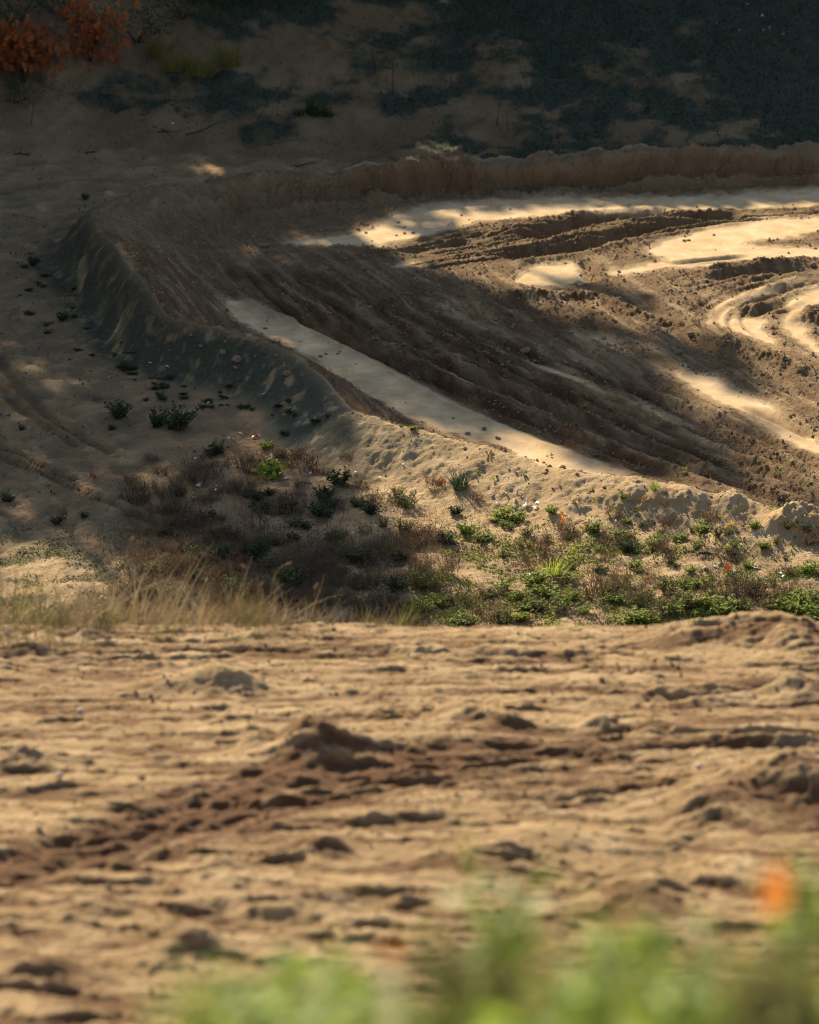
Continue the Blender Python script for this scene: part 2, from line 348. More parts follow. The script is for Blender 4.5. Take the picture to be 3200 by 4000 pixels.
# heaps on the foreground track: u, v of the foot, radius x, radius y, height, skew
for (u, v, rx, ry, h) in [(655,1585,.36,.55,.42),(540,1582,.22,.4,.18),(750,1585,.3,.4,.10),(900,1555,.8,.7,.10),(430,1448,.40,.4,.20),(500,1450,.3,.3,.14),(330,1455,.3,.3,.10),
        (985,1520,.35,.4,.22),(1060,1540,.3,.3,.14),(1260,1530,.2,.3,.14),(1380,1540,.3,.3,.12),(1640,1680,.75,.9,.32),(1500,1720,.5,.6,.22),(1720,1690,.5,.5,.2),(1150,1790,.8,.5,.20),(1000,1830,.7,.5,.18),
        (670,1800,.34,.35,.20),(470,1835,.25,.3,.12),(400,2010,.3,.35,.20),(90,2060,.35,.35,.18),(200,1925,.3,.3,.14),(590,1920,.4,.3,.12),(1570,1352,.85,.9,.30),(1690,1372,.5,.8,.22),(1420,1362,.5,.5,.12),
        (1650,1460,.3,.3,.18),(1700,1470,.3,.3,.16),(60,1610,.4,.3,.12),(60,1370,.3,.3,.12),(180,1345,.2,.3,.14),(110,1345,.2,.3,.12),(560,1345,.3,.3,.1),(1350,1900,.5,.5,.2),(1560,1850,.5,.5,.15)]:
    q = ground_at(Z1, u, v); d = np.hypot((X - q[0]) / rx, (Y - q[1]) / ry)
    m = d < 1.9; Z[m] += h * np.exp(-d[m] ** 2.2 * 1.2) * (.90 + .08 * fl[m] + .14 * fr2[m])
Z = Z + 0.004 * fbm(X * 9, Y * 9, 2) * (ve + inside * sm)

# soil attributes: r = pale dry sand, some painted sun; g = damp, dark hollows, painted groove shade; b = leaf mould, moss, painted berm shade
R_ = np.clip(.35 + .25 * n1 * .5, 0, 1)
R_ = np.where(inside, np.clip(sm + (1 - sm) * (.06 + .17 * n1 + .55 * sstep(.05, .55, n3) * sstep(84, 76, Y) + .03 * sstep(1.5, 5, X)), 0, 1), R_)  # churned sand slightly paler to the right, brightening the sunlit part in its colour
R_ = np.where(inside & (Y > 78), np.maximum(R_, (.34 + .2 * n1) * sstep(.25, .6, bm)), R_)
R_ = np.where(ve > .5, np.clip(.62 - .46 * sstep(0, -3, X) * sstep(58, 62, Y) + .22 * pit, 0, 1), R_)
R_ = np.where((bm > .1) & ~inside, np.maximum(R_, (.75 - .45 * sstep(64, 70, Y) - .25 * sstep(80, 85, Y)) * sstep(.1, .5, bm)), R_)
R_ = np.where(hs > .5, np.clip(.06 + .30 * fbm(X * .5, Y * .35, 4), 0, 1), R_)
R_ = np.where(ft > .01, np.clip(.20 + .28 * fs + .12 * fl + .16 * fr2 + .22 * sstep(.0, .3, fd) + .14 * sstep(.0, .3, fd2), 0, 1) * ft, R_)
G_ = np.clip(damp * 1.2 + fdamp + churn * .65 * sstep(.0, -.5, n3 - .25 * n1) * sstep(84, 74, Y) * sstep(6.5, 3, X), 0, 1)
G_ = np.where(ft > .01, np.clip(fdamp + .75 * 1.15 * sstep(.16, -.36, fs * .5 + .45 * fd + .3 * fd2 + .4 * fr + .2 * fr2 - .16), 0, 1), G_)  # low spots of the foreground track tinted dark and reddish
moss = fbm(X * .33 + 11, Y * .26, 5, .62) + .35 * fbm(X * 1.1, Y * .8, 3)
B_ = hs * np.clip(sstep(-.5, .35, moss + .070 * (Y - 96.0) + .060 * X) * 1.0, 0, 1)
lowl = sstep(-3.0, -5.5, X + .0 * Y) * sstep(57, 60, Y) * sstep(90, 84, Y) * ve
B_ = np.maximum(B_, ve * (SD > .8) * lowl * .42 * sstep(-.25, .3, fbm(X * 1.0, Y * .7 + 5, 6, .75)))
B_ = np.maximum(B_, ve * (SD > .05) * sstep(1.0, .3, np.abs(SD - .7)) * sstep(62, 66, Y) * sstep(84, 80, Y) * 0.92 * sstep(-1.2, -.1, fbm(X * 2.4 + 17, Y * 2.0, 5, .7)))  # dark tone on the berm's outer left face paints in its shade
B_ = np.maximum(B_, ve * (SD > 0) * sstep(1.5, .3, np.abs(SD - .9)) * lowl * .6 * sstep(-.2, .4, fbm(X * 1.7 + 7, Y * 1.3, 5, .7)))
vg = ve * sstep(60.5, 58.5, Y + .30 * X * 0) * sstep(1.2, 2.2, SD)
B_ = np.maximum(B_, vg * (.30 + .5 * sstep(1, -3, X)) * sstep(-.35, .35, fbm(X * 1.3 + 3, Y * 1.0 + 9, 3)))
B_ = np.maximum(B_, sstep(42, 44, Y) * sstep(54, 52, Y) * .8)
B_ = np.where(Y < 22, .6, B_)

A_ = np.clip(churn * 1.0 + bm * back * .6 + hs * .5 + ve * .30 + ft * .3, 0, 1)
G_ = np.clip(G_ + .35 * tread, 0, 1)  # wheel grooves darkened in the colour to stand for their shading
def soil():
    m = bpy.data.materials.new('soil'); m.use_nodes = True; n = m.node_tree.nodes; l = m.node_tree.links
    b = n['Principled BSDF']; b.inputs['Roughness'].default_value = .95; b.inputs['Specular IOR Level'].default_value = .15
    at = n.new('ShaderNodeAttribute'); at.attribute_name = 'soil'; sep = n.new('ShaderNodeSeparateColor'); l.new(at.outputs['Color'], sep.inputs[0])
    tc = n.new('ShaderNodeTexCoord')
    def noise(sc, det=6, ro=.6):
        t = n.new('ShaderNodeTexNoise'); t.inputs['Scale'].default_value = sc; t.inputs['Detail'].default_value = det; t.inputs['Roughness'].default_value = ro
        l.new(tc.outputs['Object'], t.inputs['Vector']); return t.outputs['Fac']
    def mix(f, a, c):
        x = n.new('ShaderNodeMix'); x.data_type = 'RGBA'
        if isinstance(f, float): x.inputs[0].default_value = f
        else: l.new(f, x.inputs[0])
        for s, v in ((x.inputs[6], a), (x.inputs[7], c)):
            if isinstance(v, tuple): s.default_value = v + (1,)
            else: l.new(v, s)
        return x.outputs[2]
    def ramp(f, a, c):
        x = n.new('ShaderNodeMapRange'); x.inputs[1].default_value = a; x.inputs[2].default_value = c; l.new(f, x.inputs[0]); return x.outputs[0]
    def math_(op, a, c):
        x = n.new('ShaderNodeMath'); x.operation = op
        for s, v in ((x.inputs[0], a), (x.inputs[1], c)):
            if isinstance(v, float): s.default_value = v
            else: l.new(v, s)
        return x.outputs[0]
    f1 = noise(1.7); f2 = noise(14, 8, .7); f3 = noise(55, 4, .7)
    brown = mix(ramp(f2, .35, .7), (.205, .120, .052), (.340, .212, .098))
    pale = mix(ramp(f1, .35, .65), (.52, .340, .160), (.71, .505, .275))
    c = mix(sep.outputs[0], brown, pale)
    dampc = mix(ramp(f2, .3, .7), (.125, .060, .026), (.215, .110, .048))  # also carries the painted shading of the wheel grooves
    c = mix(sep.outputs[1], c, dampc)
    mould = mix(ramp(f2, .35, .65), (.032, .054, .040), (.100, .098, .056))  # also colours the painted shade on the berm's outer face
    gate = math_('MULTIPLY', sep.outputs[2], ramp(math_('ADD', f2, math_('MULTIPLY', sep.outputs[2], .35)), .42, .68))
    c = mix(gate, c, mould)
    speck = ramp(f3, .62, .72)
    c = mix(math_('MULTIPLY', speck, .35), c, (.13, .085, .05))
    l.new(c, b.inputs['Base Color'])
    f4 = noise(26, 5, .75); bp = n.new('ShaderNodeBump'); bp.inputs['Strength'].default_value = .9; l.new(math_('ADD', math_('MULTIPLY', at.outputs['Alpha'], .13), .008), bp.inputs['Distance'])
    l.new(math_('ADD', f2, math_('MULTIPLY', f4, .9)), bp.inputs['Height']); l.new(bp.outputs[0], b.inputs['Normal'])
    return m
SOIL = soil()

def build_ground():
    gi = np.arange(NX * NY).reshape(NY, NX)
    a = gi[:-1, :-1].ravel(); q = np.stack([a, a + 1, a + NX + 1, a + NX], -1)
    yc = (.25 * (Y[q].sum(1))); sdm = SD[q].mean(1); ins = inside[q].sum(1) >= 2
    reg = np.full(len(q), 0)
    reg[(yc > 22.6) & (yc < 44)] = 1
    reg[(yc >= 44)] = 2
    reg[ins & (yc > 50)] = 3
    reg[(yc > 92) & ~ins] = 4
    co = np.stack([X, Y, Z], -1)
    e1 = co[q[:, 2]] - co[q[:, 0]]; e2 = co[q[:, 3]] - co[q[:, 1]]; fn = np.cross(e1, e2)
    vn = np.zeros_like(co)
    for k in range(4): 
        for c in range(3): vn[:, c] += np.bincount(q[:, k], fn[:, c], len(co))
    vn /= np.linalg.norm(vn, axis=1, keepdims=True) + 1e-12
    names = ['bank', 'dirt_track', 'verge', 'sand_track', 'hillside']
    labs = ['steep grassy bank below the camera', 'churned sunlit dirt track in front', 'sandy verge and berm with weeds', 'rutted sandy bend of the track inside its berm', 'dark shaded hillside of leaf mould and sand behind the berm']
    for r in range(5):
        f = q[reg == r]; us, inv = np.unique(f, return_inverse=True); inv = inv.reshape(-1, 4)
        me = bpy.data.meshes.new(names[r]); me.vertices.add(len(us)); me.vertices.foreach_set('co', co[us].ravel())
        me.loops.add(len(f) * 4); me.loops.foreach_set('vertex_index', inv.ravel().astype(np.int32))
        me.polygons.add(len(f)); me.polygons.foreach_set('loop_start', np.arange(len(f), dtype=np.int32) * 4)
        me.polygons.foreach_set('use_smooth', np.ones(len(f), bool)); me.update(calc_edges=True)
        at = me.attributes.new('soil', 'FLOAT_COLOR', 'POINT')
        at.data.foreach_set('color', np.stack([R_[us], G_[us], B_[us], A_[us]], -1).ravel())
        me.normals_split_custom_set_from_vertices(vn[us].tolist())
        me.materials.append(SOIL)
        o = bpy.data.objects.new(names[r], me); COL.objects.link(o); o['kind'] = 'structure'; o['label'] = labs[r]
build_ground()
def at(u, v): return ground_at(Z, u, v)
#@@OBJECTS
# ------------------------------------------------------------------ tools for things
class MB:
    """gathers vertices and faces; build() links them as ONE mesh object"""
    def __init__(s): s.v = []; s.f = []; s.n = 0; s.r = []
    def add(s, v, f, r=None):
        v = np.asarray(v, float).reshape(-1, 3); s.v.append(v); s.f += [tuple(int(i) + s.n for i in q) for q in f]
        s.r += list(r) if r is not None else [random.random()] * len(f); s.n += len(v)
    def build(s, name, mat, parent=None, smooth=True):
        me = bpy.data.meshes.new(name); me.from_pydata(np.concatenate(s.v).tolist(), [], s.f); me.update()
        a = me.attributes.new('tone', 'FLOAT', 'FACE'); a.data.foreach_set('value', np.array(s.r, np.float32))
        if smooth: me.polygons.foreach_set('use_smooth', np.ones(len(s.f), bool))
        me.materials.append(mat); o = bpy.data.objects.new(name, me); COL.objects.link(o); o.parent = parent; return o
def empty(name, loc=(0, 0, 0), rz=0):
    o = bpy.data.objects.new(name, None); COL.objects.link(o); o.location = loc; o.rotation_euler = (0, 0, rz); o.empty_display_size = .1; return o
def tag(o, label, cat, group=None):
    o['label'] = label; o['category'] = cat
    if group: o['group'] = group
    return o
def dup(o):
    c = o.copy(); COL.objects.link(c)
    for ch in list(o.children):
        d = ch.copy(); COL.objects.link(d); d.parent = c
    return c

def mat(name, c1, c2, trans=0.0, rough=.7, spec=.3, c3=None, scale=0):
    m = bpy.data.materials.new(name); m.use_nodes = True; n = m.node_tree.nodes; l = m.node_tree.links; b = n['Principled BSDF']
    a = n.new('ShaderNodeAttribute'); a.attribute_name = 'tone'
    oi = n.new('ShaderNodeObjectInfo')
    ad = n.new('ShaderNodeMath'); ad.operation = 'MULTIPLY_ADD'; ad.inputs[1].default_value = .75; l.new(a.outputs['Fac'], ad.inputs[0])
    sc = n.new('ShaderNodeMath'); sc.operation = 'MULTIPLY'; sc.inputs[1].default_value = .3; l.new(oi.outputs['Random'], sc.inputs[0]); l.new(sc.outputs[0], ad.inputs[2])
    r = n.new('ShaderNodeValToRGB'); r.color_ramp.elements[0].color = c1 + (1,); r.color_ramp.elements[1].color = c2 + (1,)
    if c3: e = r.color_ramp.elements.new(.86); e.color = c2 + (1,); r.color_ramp.elements[2].color = c3 + (1,)
    l.new(ad.outputs[0], r.inputs[0]); col = r.outputs[0]
    if scale:
        t = n.new('ShaderNodeTexNoise'); t.inputs['Scale'].default_value = scale; tc = n.new('ShaderNodeTexCoord'); l.new(tc.outputs['Object'], t.inputs[0])
        x = n.new('ShaderNodeMix'); x.data_type = 'RGBA'; x.blend_type = 'MULTIPLY'; x.inputs[0].default_value = .6; l.new(col, x.inputs[6])
        rr = n.new('ShaderNodeMapRange'); rr.inputs[1].default_value = .3; rr.inputs[2].default_value = .7; rr.inputs[3].default_value = .4; rr.inputs[4].default_value = 1.3
        l.new(t.outputs[0], rr.inputs[0]); l.new(rr.outputs[0], x.inputs[7]); col = x.outputs[2]
    l.new(col, b.inputs['Base Color']); b.inputs['Roughness'].default_value = rough; b.inputs['Specular IOR Level'].default_value = spec
    if trans:
        tr = n.new('ShaderNodeBsdfTranslucent'); l.new(col, tr.inputs[0]); mx = n.new('ShaderNodeMixShader'); mx.inputs[0].default_value = trans
        l.new(b.outputs[0], mx.inputs[1]); l.new(tr.outputs[0], mx.inputs[2]); l.new(mx.outputs[0], n['Material Output'].inputs[0])
    return m
M = dict(
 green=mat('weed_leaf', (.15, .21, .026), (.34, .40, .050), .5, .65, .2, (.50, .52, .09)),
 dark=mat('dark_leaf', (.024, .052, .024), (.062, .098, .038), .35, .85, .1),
 olive=mat('olive_leaf', (.09, .10, .030), (.25, .235, .07), .35, .85, .1),
 near=mat('bank_leaf', (.21, .325, .040), (.39, .48, .075), .55, .5, .35, (.58, .60, .20)),
 stem=mat('weed_stem', (.10, .11, .035), (.17, .13, .06), 0, .8, .2),
 dry=mat('dry_stalk', (.13, .078, .045), (.26, .165, .095), .3, .85, .15, (.42, .30, .17)),
 straw=mat('straw', (.19, .14, .07), (.46, .35, .19), .2, .8, .2, (.55, .43, .25)),
 seed=mat('seed_head', (.27, .165, .085), (.38, .25, .12), .3, .8, .2),
 bark=mat('bark', (.045, .032, .024), (.09, .065, .045), 0, .9, .2, None, 9),
 crown=mat('crown_leaf', (.035, .06, .018), (.10, .09, .025), .15, .6, .3),
 oak=mat('oak_leaf', (.24, .075, .028), (.58, .17, .036), .4, .6, .3, (.55, .32, .16)),
 orange=mat('orange_leaf', (.50, .13, .022), (.62, .22, .05), .4, .6, .3),
 red=mat('red_leaf', (.32, .045, .015), (.45, .08, .02), .35, .6, .3),
 yellow=mat('yellow_leaf', (.60, .38, .03), (.70, .50, .06), .4, .6, .3),
 pale=mat('pale_leaf', (.62, .55, .46), (.85, .80, .74), .1, .28, .9),
 blue=mat('blue_scrap', (.20, .42, .58), (.28, .50, .65), 0, .5, .3),
 clod=mat('clod_soil', (.21, .135, .075), (.34, .235, .14), 0, .95, .1, None, 14),
 stone=mat('stone', (.50, .44, .36), (.66, .60, .52), 0, .7, .3, None, 18),
 litter=mat('litter_leaf', (.035, .026, .016), (.12, .075, .04), .1, .9, .1),
 ygrass=mat('yellow_grass', (.15, .14, .035), (.34, .28, .07), .35, .7, .2),
 pstalk=mat('pale_stalk', (.60, .57, .42), (.70, .67, .50), .65, .7, .3),
)

def leaf_batch(mb, P, az, pit, ln, wd, curl=.25, roll=None, tone=None):
    P = np.asarray(P, float); N = len(P); az, pit, ln, wd = [np.broadcast_to(np.asarray(q, float), (N,)) for q in (az, pit, ln, wd)]
    d = np.stack([np.cos(az) * np.cos(pit), np.sin(az) * np.cos(pit), np.sin(pit)], -1)
    sd = np.stack([-np.sin(az), np.cos(az), 0 * az], -1); nn = np.cross(d, sd)
    rl = rng.normal(0, .5, N) if roll is None else np.broadcast_to(roll, (N,))
    sd, nn = sd * np.cos(rl)[:, None] + nn * np.sin(rl)[:, None], nn * np.cos(rl)[:, None] - sd * np.sin(rl)[:, None]
    V = np.zeros((N, 8, 3))
    def pt(t, sgn):
        q = P + d * (ln * t)[:, None] + sd * (sgn * wd * .5)[:, None] + nn * (abs(sgn) * .12 * wd)[:, None]
        q[:, 2] -= curl * ln * t * t; return q
    V[:, 0] = pt(0 * ln, 0)
    for k, (t, f) in enumerate(((.36, 1.0), (.72, .72))):
        for j, s_ in enumerate((-f, 0, f)): V[:, 1 + 3 * k + j] = pt(t + 0 * ln, s_)
    V[:, 7] = pt(1 + 0 * ln, 0)
    T = [(0, 2, 1), (0, 3, 2), (1, 2, 5, 4), (2, 3, 6, 5), (4, 5, 7), (5, 6, 7)]
    f = [tuple(8 * i + a for a in q) for i in range(N) for q in T]
    tn = rng.random(N) if tone is None else np.broadcast_to(tone, (N,))
    mb.add(V.reshape(-1, 3), f, np.repeat(tn, 6))
def blade_batch(mb, P, az, lean, ln, wd, bend=.5, tone=None, k=4):
    P = np.asarray(P, float); N = len(P); az, lean, ln, wd = [np.broadcast_to(np.asarray(q, float), (N,)) for q in (az, lean, ln, wd)]
    V = np.zeros((N, 2 * k, 3)); q = P.copy(); ang = np.pi / 2 - lean
    sa = az + np.pi / 2 + rng.normal(0, .4, N); sd = np.stack([np.cos(sa), np.sin(sa), 0 * sa], -1)
    for i in range(k):
        t = i / (k - 1); wv = wd * (1 - .85 * t ** 1.5)
        V[:, 2 * i] = q - sd * (wv * .5)[:, None]; V[:, 2 * i + 1] = q + sd * (wv * .5)[:, None]
        q = q + np.stack([np.cos(az) * np.cos(ang), np.sin(az) * np.cos(ang), np.sin(ang)], -1) * (ln / (k - 1))[:, None]
        ang = ang - bend / (k - 1) * rng.uniform(.5, 1.5, N)
    f = [tuple(2 * k * n + 2 * i + a for a in (0, 1, 3, 2)) for n in range(N) for i in range(k - 1)]
    mb.add(V.reshape(-1, 3), f, np.repeat(rng.random(N) if tone is None else np.broadcast_to(tone, (N,)), k - 1))
def tube(mb, pts, r0, r1, sides=4, tone=None):
    pts = np.asarray(pts, float); n = len(pts); V = []; 
    d = np.gradient(pts, axis=0); d /= np.linalg.norm(d, axis=1, keepdims=True) + 1e-9
    for i in range(n):
        u = np.cross(d[i], (0.31, .87, .2)); u /= np.linalg.norm(u) + 1e-9; q = np.cross(d[i], u); r = r0 + (r1 - r0) * i / (n - 1)
        for k in range(sides): a = 2 * math.pi * k / sides; V.append(pts[i] + r * (u * math.cos(a) + q * math.sin(a)))
    f = [(i * sides + k, i * sides + (k + 1) % sides, (i + 1) * sides + (k + 1) % sides, (i + 1) * sides + k) for i in range(n - 1) for k in range(sides)]
    f += [tuple(range(sides))[::-1], tuple((n - 1) * sides + k for k in range(sides))]
    t = random.random() if tone is None else tone
    mb.add(V, f, [t] * len(f))
def wander(p, d, ln, n=5, jit=.15, grav=0.0):
    p = np.array(p, float); d = np.array(d, float); d /= np.linalg.norm(d); out = [p.copy()]
    for i in range(n):
        d = d + rng.normal(0, jit, 3) + np.array([0, 0, grav]); d /= np.linalg.norm(d); p = p + d * ln / n; out.append(p.copy())
    return np.array(out)

# an oak leaf's lobed outline, unit length along y
_half = [(.02, 0), (.035, .12), (.16, .17), (.30, .30), (.22, .36), (.12, .42), (.30, .52), (.38, .66), (.20, .66), (.14, .74), (.22, .86), (.12, .88), (.0, 1.0)]
OAK = np.array([(x, y) for x, y in _half] + [(-x, y) for x, y in _half[-2::-1]])
def oak_batch(mb, P, az, pit, ln, curl=.3, tone=None):
    P = np.asarray(P, float); N = len(P); k = len(OAK)
    tn = rng.random(N) if tone is None else np.broadcast_to(tone, (N,))
    for i in range(N):
        E = Euler((float(pit[i]), float(rng.normal(0, .5)), float(az[i]))).to_matrix()
        v = np.zeros((k + 2, 3)); v[:k, :2] = OAK; v[k] = (0, .35, 0); v[k + 1] = (0, .7, 0)
        v[:, 2] = curl * (v[:, 0] ** 2 * 2.5 - (v[:, 1] - .3) ** 2 * .6) + .03 * np.sin(np.arange(k + 2) * 2.1)
        v = (v * ln[i]) @ np.array(E).T + P[i]
        f = [(a, (a + 1) % k, k if OAK[a][1] + OAK[(a + 1) % k][1] < 1.05 else k + 1) for a in range(k)] + [(5, k + 1, k), (k - 6 + 1, k, k + 1)]
        mb.add(v, f, [float(tn[i])] * len(f))

# ------------------------------------------------------------------ kinds of plants (each built once, then copied)
def leafy_weed(r, h, n, ln, wd, lm, cat_name='leafy_weed'):
    root = empty(cat_name); st = MB(); lv = MB(); ns = max(4, int(n / 9))
    for k in range(ns):
        a = rng.uniform(0, 2 * np.pi); rr = r * math.sqrt(rng.random()) * .7
        p0 = (rr * math.cos(a) * .25, rr * math.sin(a) * .25, -.02); lean = rng.uniform(.1, .9) * (rr / r + .3)
        W_ = wander(p0, (math.cos(a) * lean, math.sin(a) * lean, 1), h * rng.uniform(.6, 1.1), 5, .14)
        tube(st, W_, .005, .0025, 3)
        m = int(n / ns) + 1; t = rng.uniform(.15, 1, m) * 4.99; i = t.astype(int); fr = (t - i)[:, None]
        P = W_[i] * (1 - fr) + W_[i + 1] * fr
        leaf_batch(lv, P, rng.uniform(0, 6.28, m), rng.uniform(-.2, 1.1, m), ln * rng.uniform(.6, 1.2, m), wd * rng.uniform(.7, 1.2, m), .3)
    st.build('stem', M['stem'], root); lv.build('leaves', lm, root); return root
def dry_weed(r, h, n, m='dry'):
    root = empty('dry_weed'); st = MB(); sd = MB()
    for k in range(n):
        a = rng.uniform(0, 6.28); rr = r * math.sqrt(rng.random()); p = (rr * math.cos(a) * .7, rr * math.sin(a) * .7, -.02)
        W_ = wander(p, (math.cos(a) * .35 + rng.normal(0, .15), math.sin(a) * .35, 1), h * rng.uniform(.5, 1.1), 5, .12)
        tube(st, W_, .0045, .0022, 3)
        for b in range(4):
            i = rng.integers(1, 5); B_ = wander(W_[i], (rng.normal(0, 1), rng.normal(0, 1), .9), h * rng.uniform(.15, .4), 3, .2)
            tube(st, B_, .003, .0018, 3)
            q = B_[rng.integers(1, 4, 5)] + rng.normal(0, .012, (5, 3))
            leaf_batch(sd, q, rng.uniform(0, 6.28, 5), rng.uniform(-.6, 1.2, 5), .022, .012, 0)
    st.build('stalks', M[m], root); sd.build('foliage', M[m], root); return root
def grass_tuft(r, h, n, m, name='grass_tuft'):
    mb = MB(); a = rng.uniform(0, 6.28, n); rr = r * np.sqrt(rng.random(n)) * .5
    blade_batch(mb, np.stack([rr * np.cos(a), rr * np.sin(a), 0 * a - .015], -1), a + rng.normal(0, .5, n), rng.uniform(.05, .7, n), h * rng.uniform(.5, 1.1, n), .009, .7)
    o = mb.build(name, M[m]); return o
def sprout(n, h, m):
    mb = MB(); a = rng.uniform(0, 6.28, n)
    leaf_batch(mb, np.stack([.02 * np.cos(a), .02 * np.sin(a), 0 * a - .005], -1), a, rng.uniform(.3, 1.2, n), h * rng.uniform(.6, 1.2, n), .3 * h, .3)
    return mb.build('sprout', M[m])
def put(proto, u, v, size, label, cat, group, used=set(), tilt=0.15, off=0.0, squash=None):
    """the first time the prototype itself, then a copy, set on the ground where the ray of (u, v) meets it"""
    if proto.name in used: o = dup(proto)
    else: o = proto; used.add(proto.name)
    q = at(u, v)
    while q[1] < 50 and 1180 < v < 1335 and group != 'bright pebbles by the dirt track': v -= 5; q = at(u, v)
    o.location = (q[0], q[1], q[2] + off); o.rotation_euler = (rng.normal(0, tilt), rng.normal(0, tilt), rng.uniform(0, 6.28))
    o.scale = (size, size, size * (squash or rng.uniform(.85, 1.15))); return tag(o, label, cat, group)

weed_a = [leafy_weed(.30, .24, 330, .050, .027, M['green']) for _ in range(3)]
weed_lobed = leafy_weed(.30, .32, 170, .10, .058, M['green'])
weed_d = [leafy_weed(.30, .24, 300, .050, .026, M['dark']) for _ in range(3)]
weed_o = [leafy_weed(.30, .28, 240, .042, .020, M['olive']) for _ in range(3)]
dry_a = [dry_weed(.24, .32, 22) for _ in range(4)]
dry_b = [dry_weed(.42, .30, 44) for _ in range(3)]
tuft_g = [grass_tuft(.16, .26, 80, 'green') for _ in range(2)]
tuft_d = [grass_tuft(.18, .28, 110, 'dark') for _ in range(2)]
tuft_o = [grass_tuft(.25, .36, 120, 'olive') for _ in range(2)]; tuft_y = [grass_tuft(.28, .36, 150, 'ygrass') for _ in range(2)]
spr = [sprout(7, .10, 'green'), sprout(9, .11, 'olive'), sprout(6, .09, 'dark')]

PX = 125.0   # view px per metre at the verge
GREENS = 'leafy green weeds on the sandy verge'
def G(lst, u, v, wpx, label, cat='weed', group=GREENS, unit=66.0): put(random.choice(lst) if isinstance(lst, list) else lst, u, v, wpx * 1.12 / unit, label, cat, group, squash=random.uniform(.5, .75) if unit == 66 else None)
# single weeds that can be told apart
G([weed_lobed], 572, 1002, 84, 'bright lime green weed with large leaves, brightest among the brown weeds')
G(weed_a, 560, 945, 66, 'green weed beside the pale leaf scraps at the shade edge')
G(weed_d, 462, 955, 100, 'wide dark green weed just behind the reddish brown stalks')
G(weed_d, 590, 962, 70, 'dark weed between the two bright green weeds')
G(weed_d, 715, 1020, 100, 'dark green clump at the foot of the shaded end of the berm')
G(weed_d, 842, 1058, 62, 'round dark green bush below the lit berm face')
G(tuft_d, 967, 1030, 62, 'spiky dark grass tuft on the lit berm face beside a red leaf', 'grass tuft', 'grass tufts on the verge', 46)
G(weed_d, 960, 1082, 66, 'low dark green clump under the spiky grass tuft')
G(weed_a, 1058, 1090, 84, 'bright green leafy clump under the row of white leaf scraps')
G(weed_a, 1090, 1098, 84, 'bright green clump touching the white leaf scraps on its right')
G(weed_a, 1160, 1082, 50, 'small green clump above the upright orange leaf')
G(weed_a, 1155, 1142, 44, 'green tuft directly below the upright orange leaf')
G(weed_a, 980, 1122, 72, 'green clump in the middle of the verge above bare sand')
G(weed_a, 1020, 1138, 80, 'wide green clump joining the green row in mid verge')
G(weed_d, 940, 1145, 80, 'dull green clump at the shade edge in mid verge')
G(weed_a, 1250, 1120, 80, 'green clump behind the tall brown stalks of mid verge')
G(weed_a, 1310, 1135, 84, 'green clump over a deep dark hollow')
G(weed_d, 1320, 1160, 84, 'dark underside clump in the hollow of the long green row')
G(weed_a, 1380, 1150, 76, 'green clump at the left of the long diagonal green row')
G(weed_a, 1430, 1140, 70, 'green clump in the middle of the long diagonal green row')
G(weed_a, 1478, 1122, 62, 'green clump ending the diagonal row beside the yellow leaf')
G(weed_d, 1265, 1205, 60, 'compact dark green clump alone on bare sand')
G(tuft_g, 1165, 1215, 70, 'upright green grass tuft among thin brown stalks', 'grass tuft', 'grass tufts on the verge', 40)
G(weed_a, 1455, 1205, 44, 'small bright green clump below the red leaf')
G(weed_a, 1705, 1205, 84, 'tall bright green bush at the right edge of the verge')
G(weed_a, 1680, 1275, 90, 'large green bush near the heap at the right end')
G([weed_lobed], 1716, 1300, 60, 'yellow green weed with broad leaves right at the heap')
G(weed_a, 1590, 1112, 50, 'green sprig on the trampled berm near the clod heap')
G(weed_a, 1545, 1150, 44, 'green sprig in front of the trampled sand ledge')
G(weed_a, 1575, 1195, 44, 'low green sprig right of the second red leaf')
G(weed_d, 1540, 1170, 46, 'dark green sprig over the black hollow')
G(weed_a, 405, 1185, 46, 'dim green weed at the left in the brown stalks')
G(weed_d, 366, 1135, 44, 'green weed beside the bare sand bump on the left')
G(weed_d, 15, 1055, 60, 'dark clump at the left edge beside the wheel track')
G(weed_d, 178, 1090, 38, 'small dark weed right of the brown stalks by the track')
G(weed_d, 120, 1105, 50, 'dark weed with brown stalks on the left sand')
G(weed_a, 870, 906, 34, 'fresh green sprig on the berm crest at the shade line')
G(weed_a, 845, 899, 20, 'tiny green sprig on the berm crest, left of the larger sprig')
G(tuft_g, 1380, 1030, 34, 'small green grass tuft on the berm top', 'grass tuft', 'grass tufts on the verge', 40)
G(weed_a, 1312, 1052, 34, 'small bright green clump alone on the lit berm')
G(weed_a, 1480, 1105, 40, 'sparse green weed under the dark sand ledge')
for i in range(60):
    u = random.uniform(870, 1725); v = random.uniform(1235, 1322) + 8 * math.sin(u * .02)
    G(weed_a if random.random() < .62 else weed_o, u, v, random.uniform(56, 104), 'green weed in the dense band along the far edge of the dirt track', 'weed', 'weeds along the far edge of the dirt track')
for i in range(46):
    u = random.uniform(930, 1720); v = random.uniform(1100, 1250)
    G(weed_o if random.random() < .65 else weed_a, u, v, random.uniform(24, 58), 'low sparse weed scattered over the sunlit sand of the verge', 'weed', 'sparse weeds on the sunlit sand')
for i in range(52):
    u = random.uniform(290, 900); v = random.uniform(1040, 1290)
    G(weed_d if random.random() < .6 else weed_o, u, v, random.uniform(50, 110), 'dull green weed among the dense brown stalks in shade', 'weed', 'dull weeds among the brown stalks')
DRY = 'dry brown weeds on the verge'
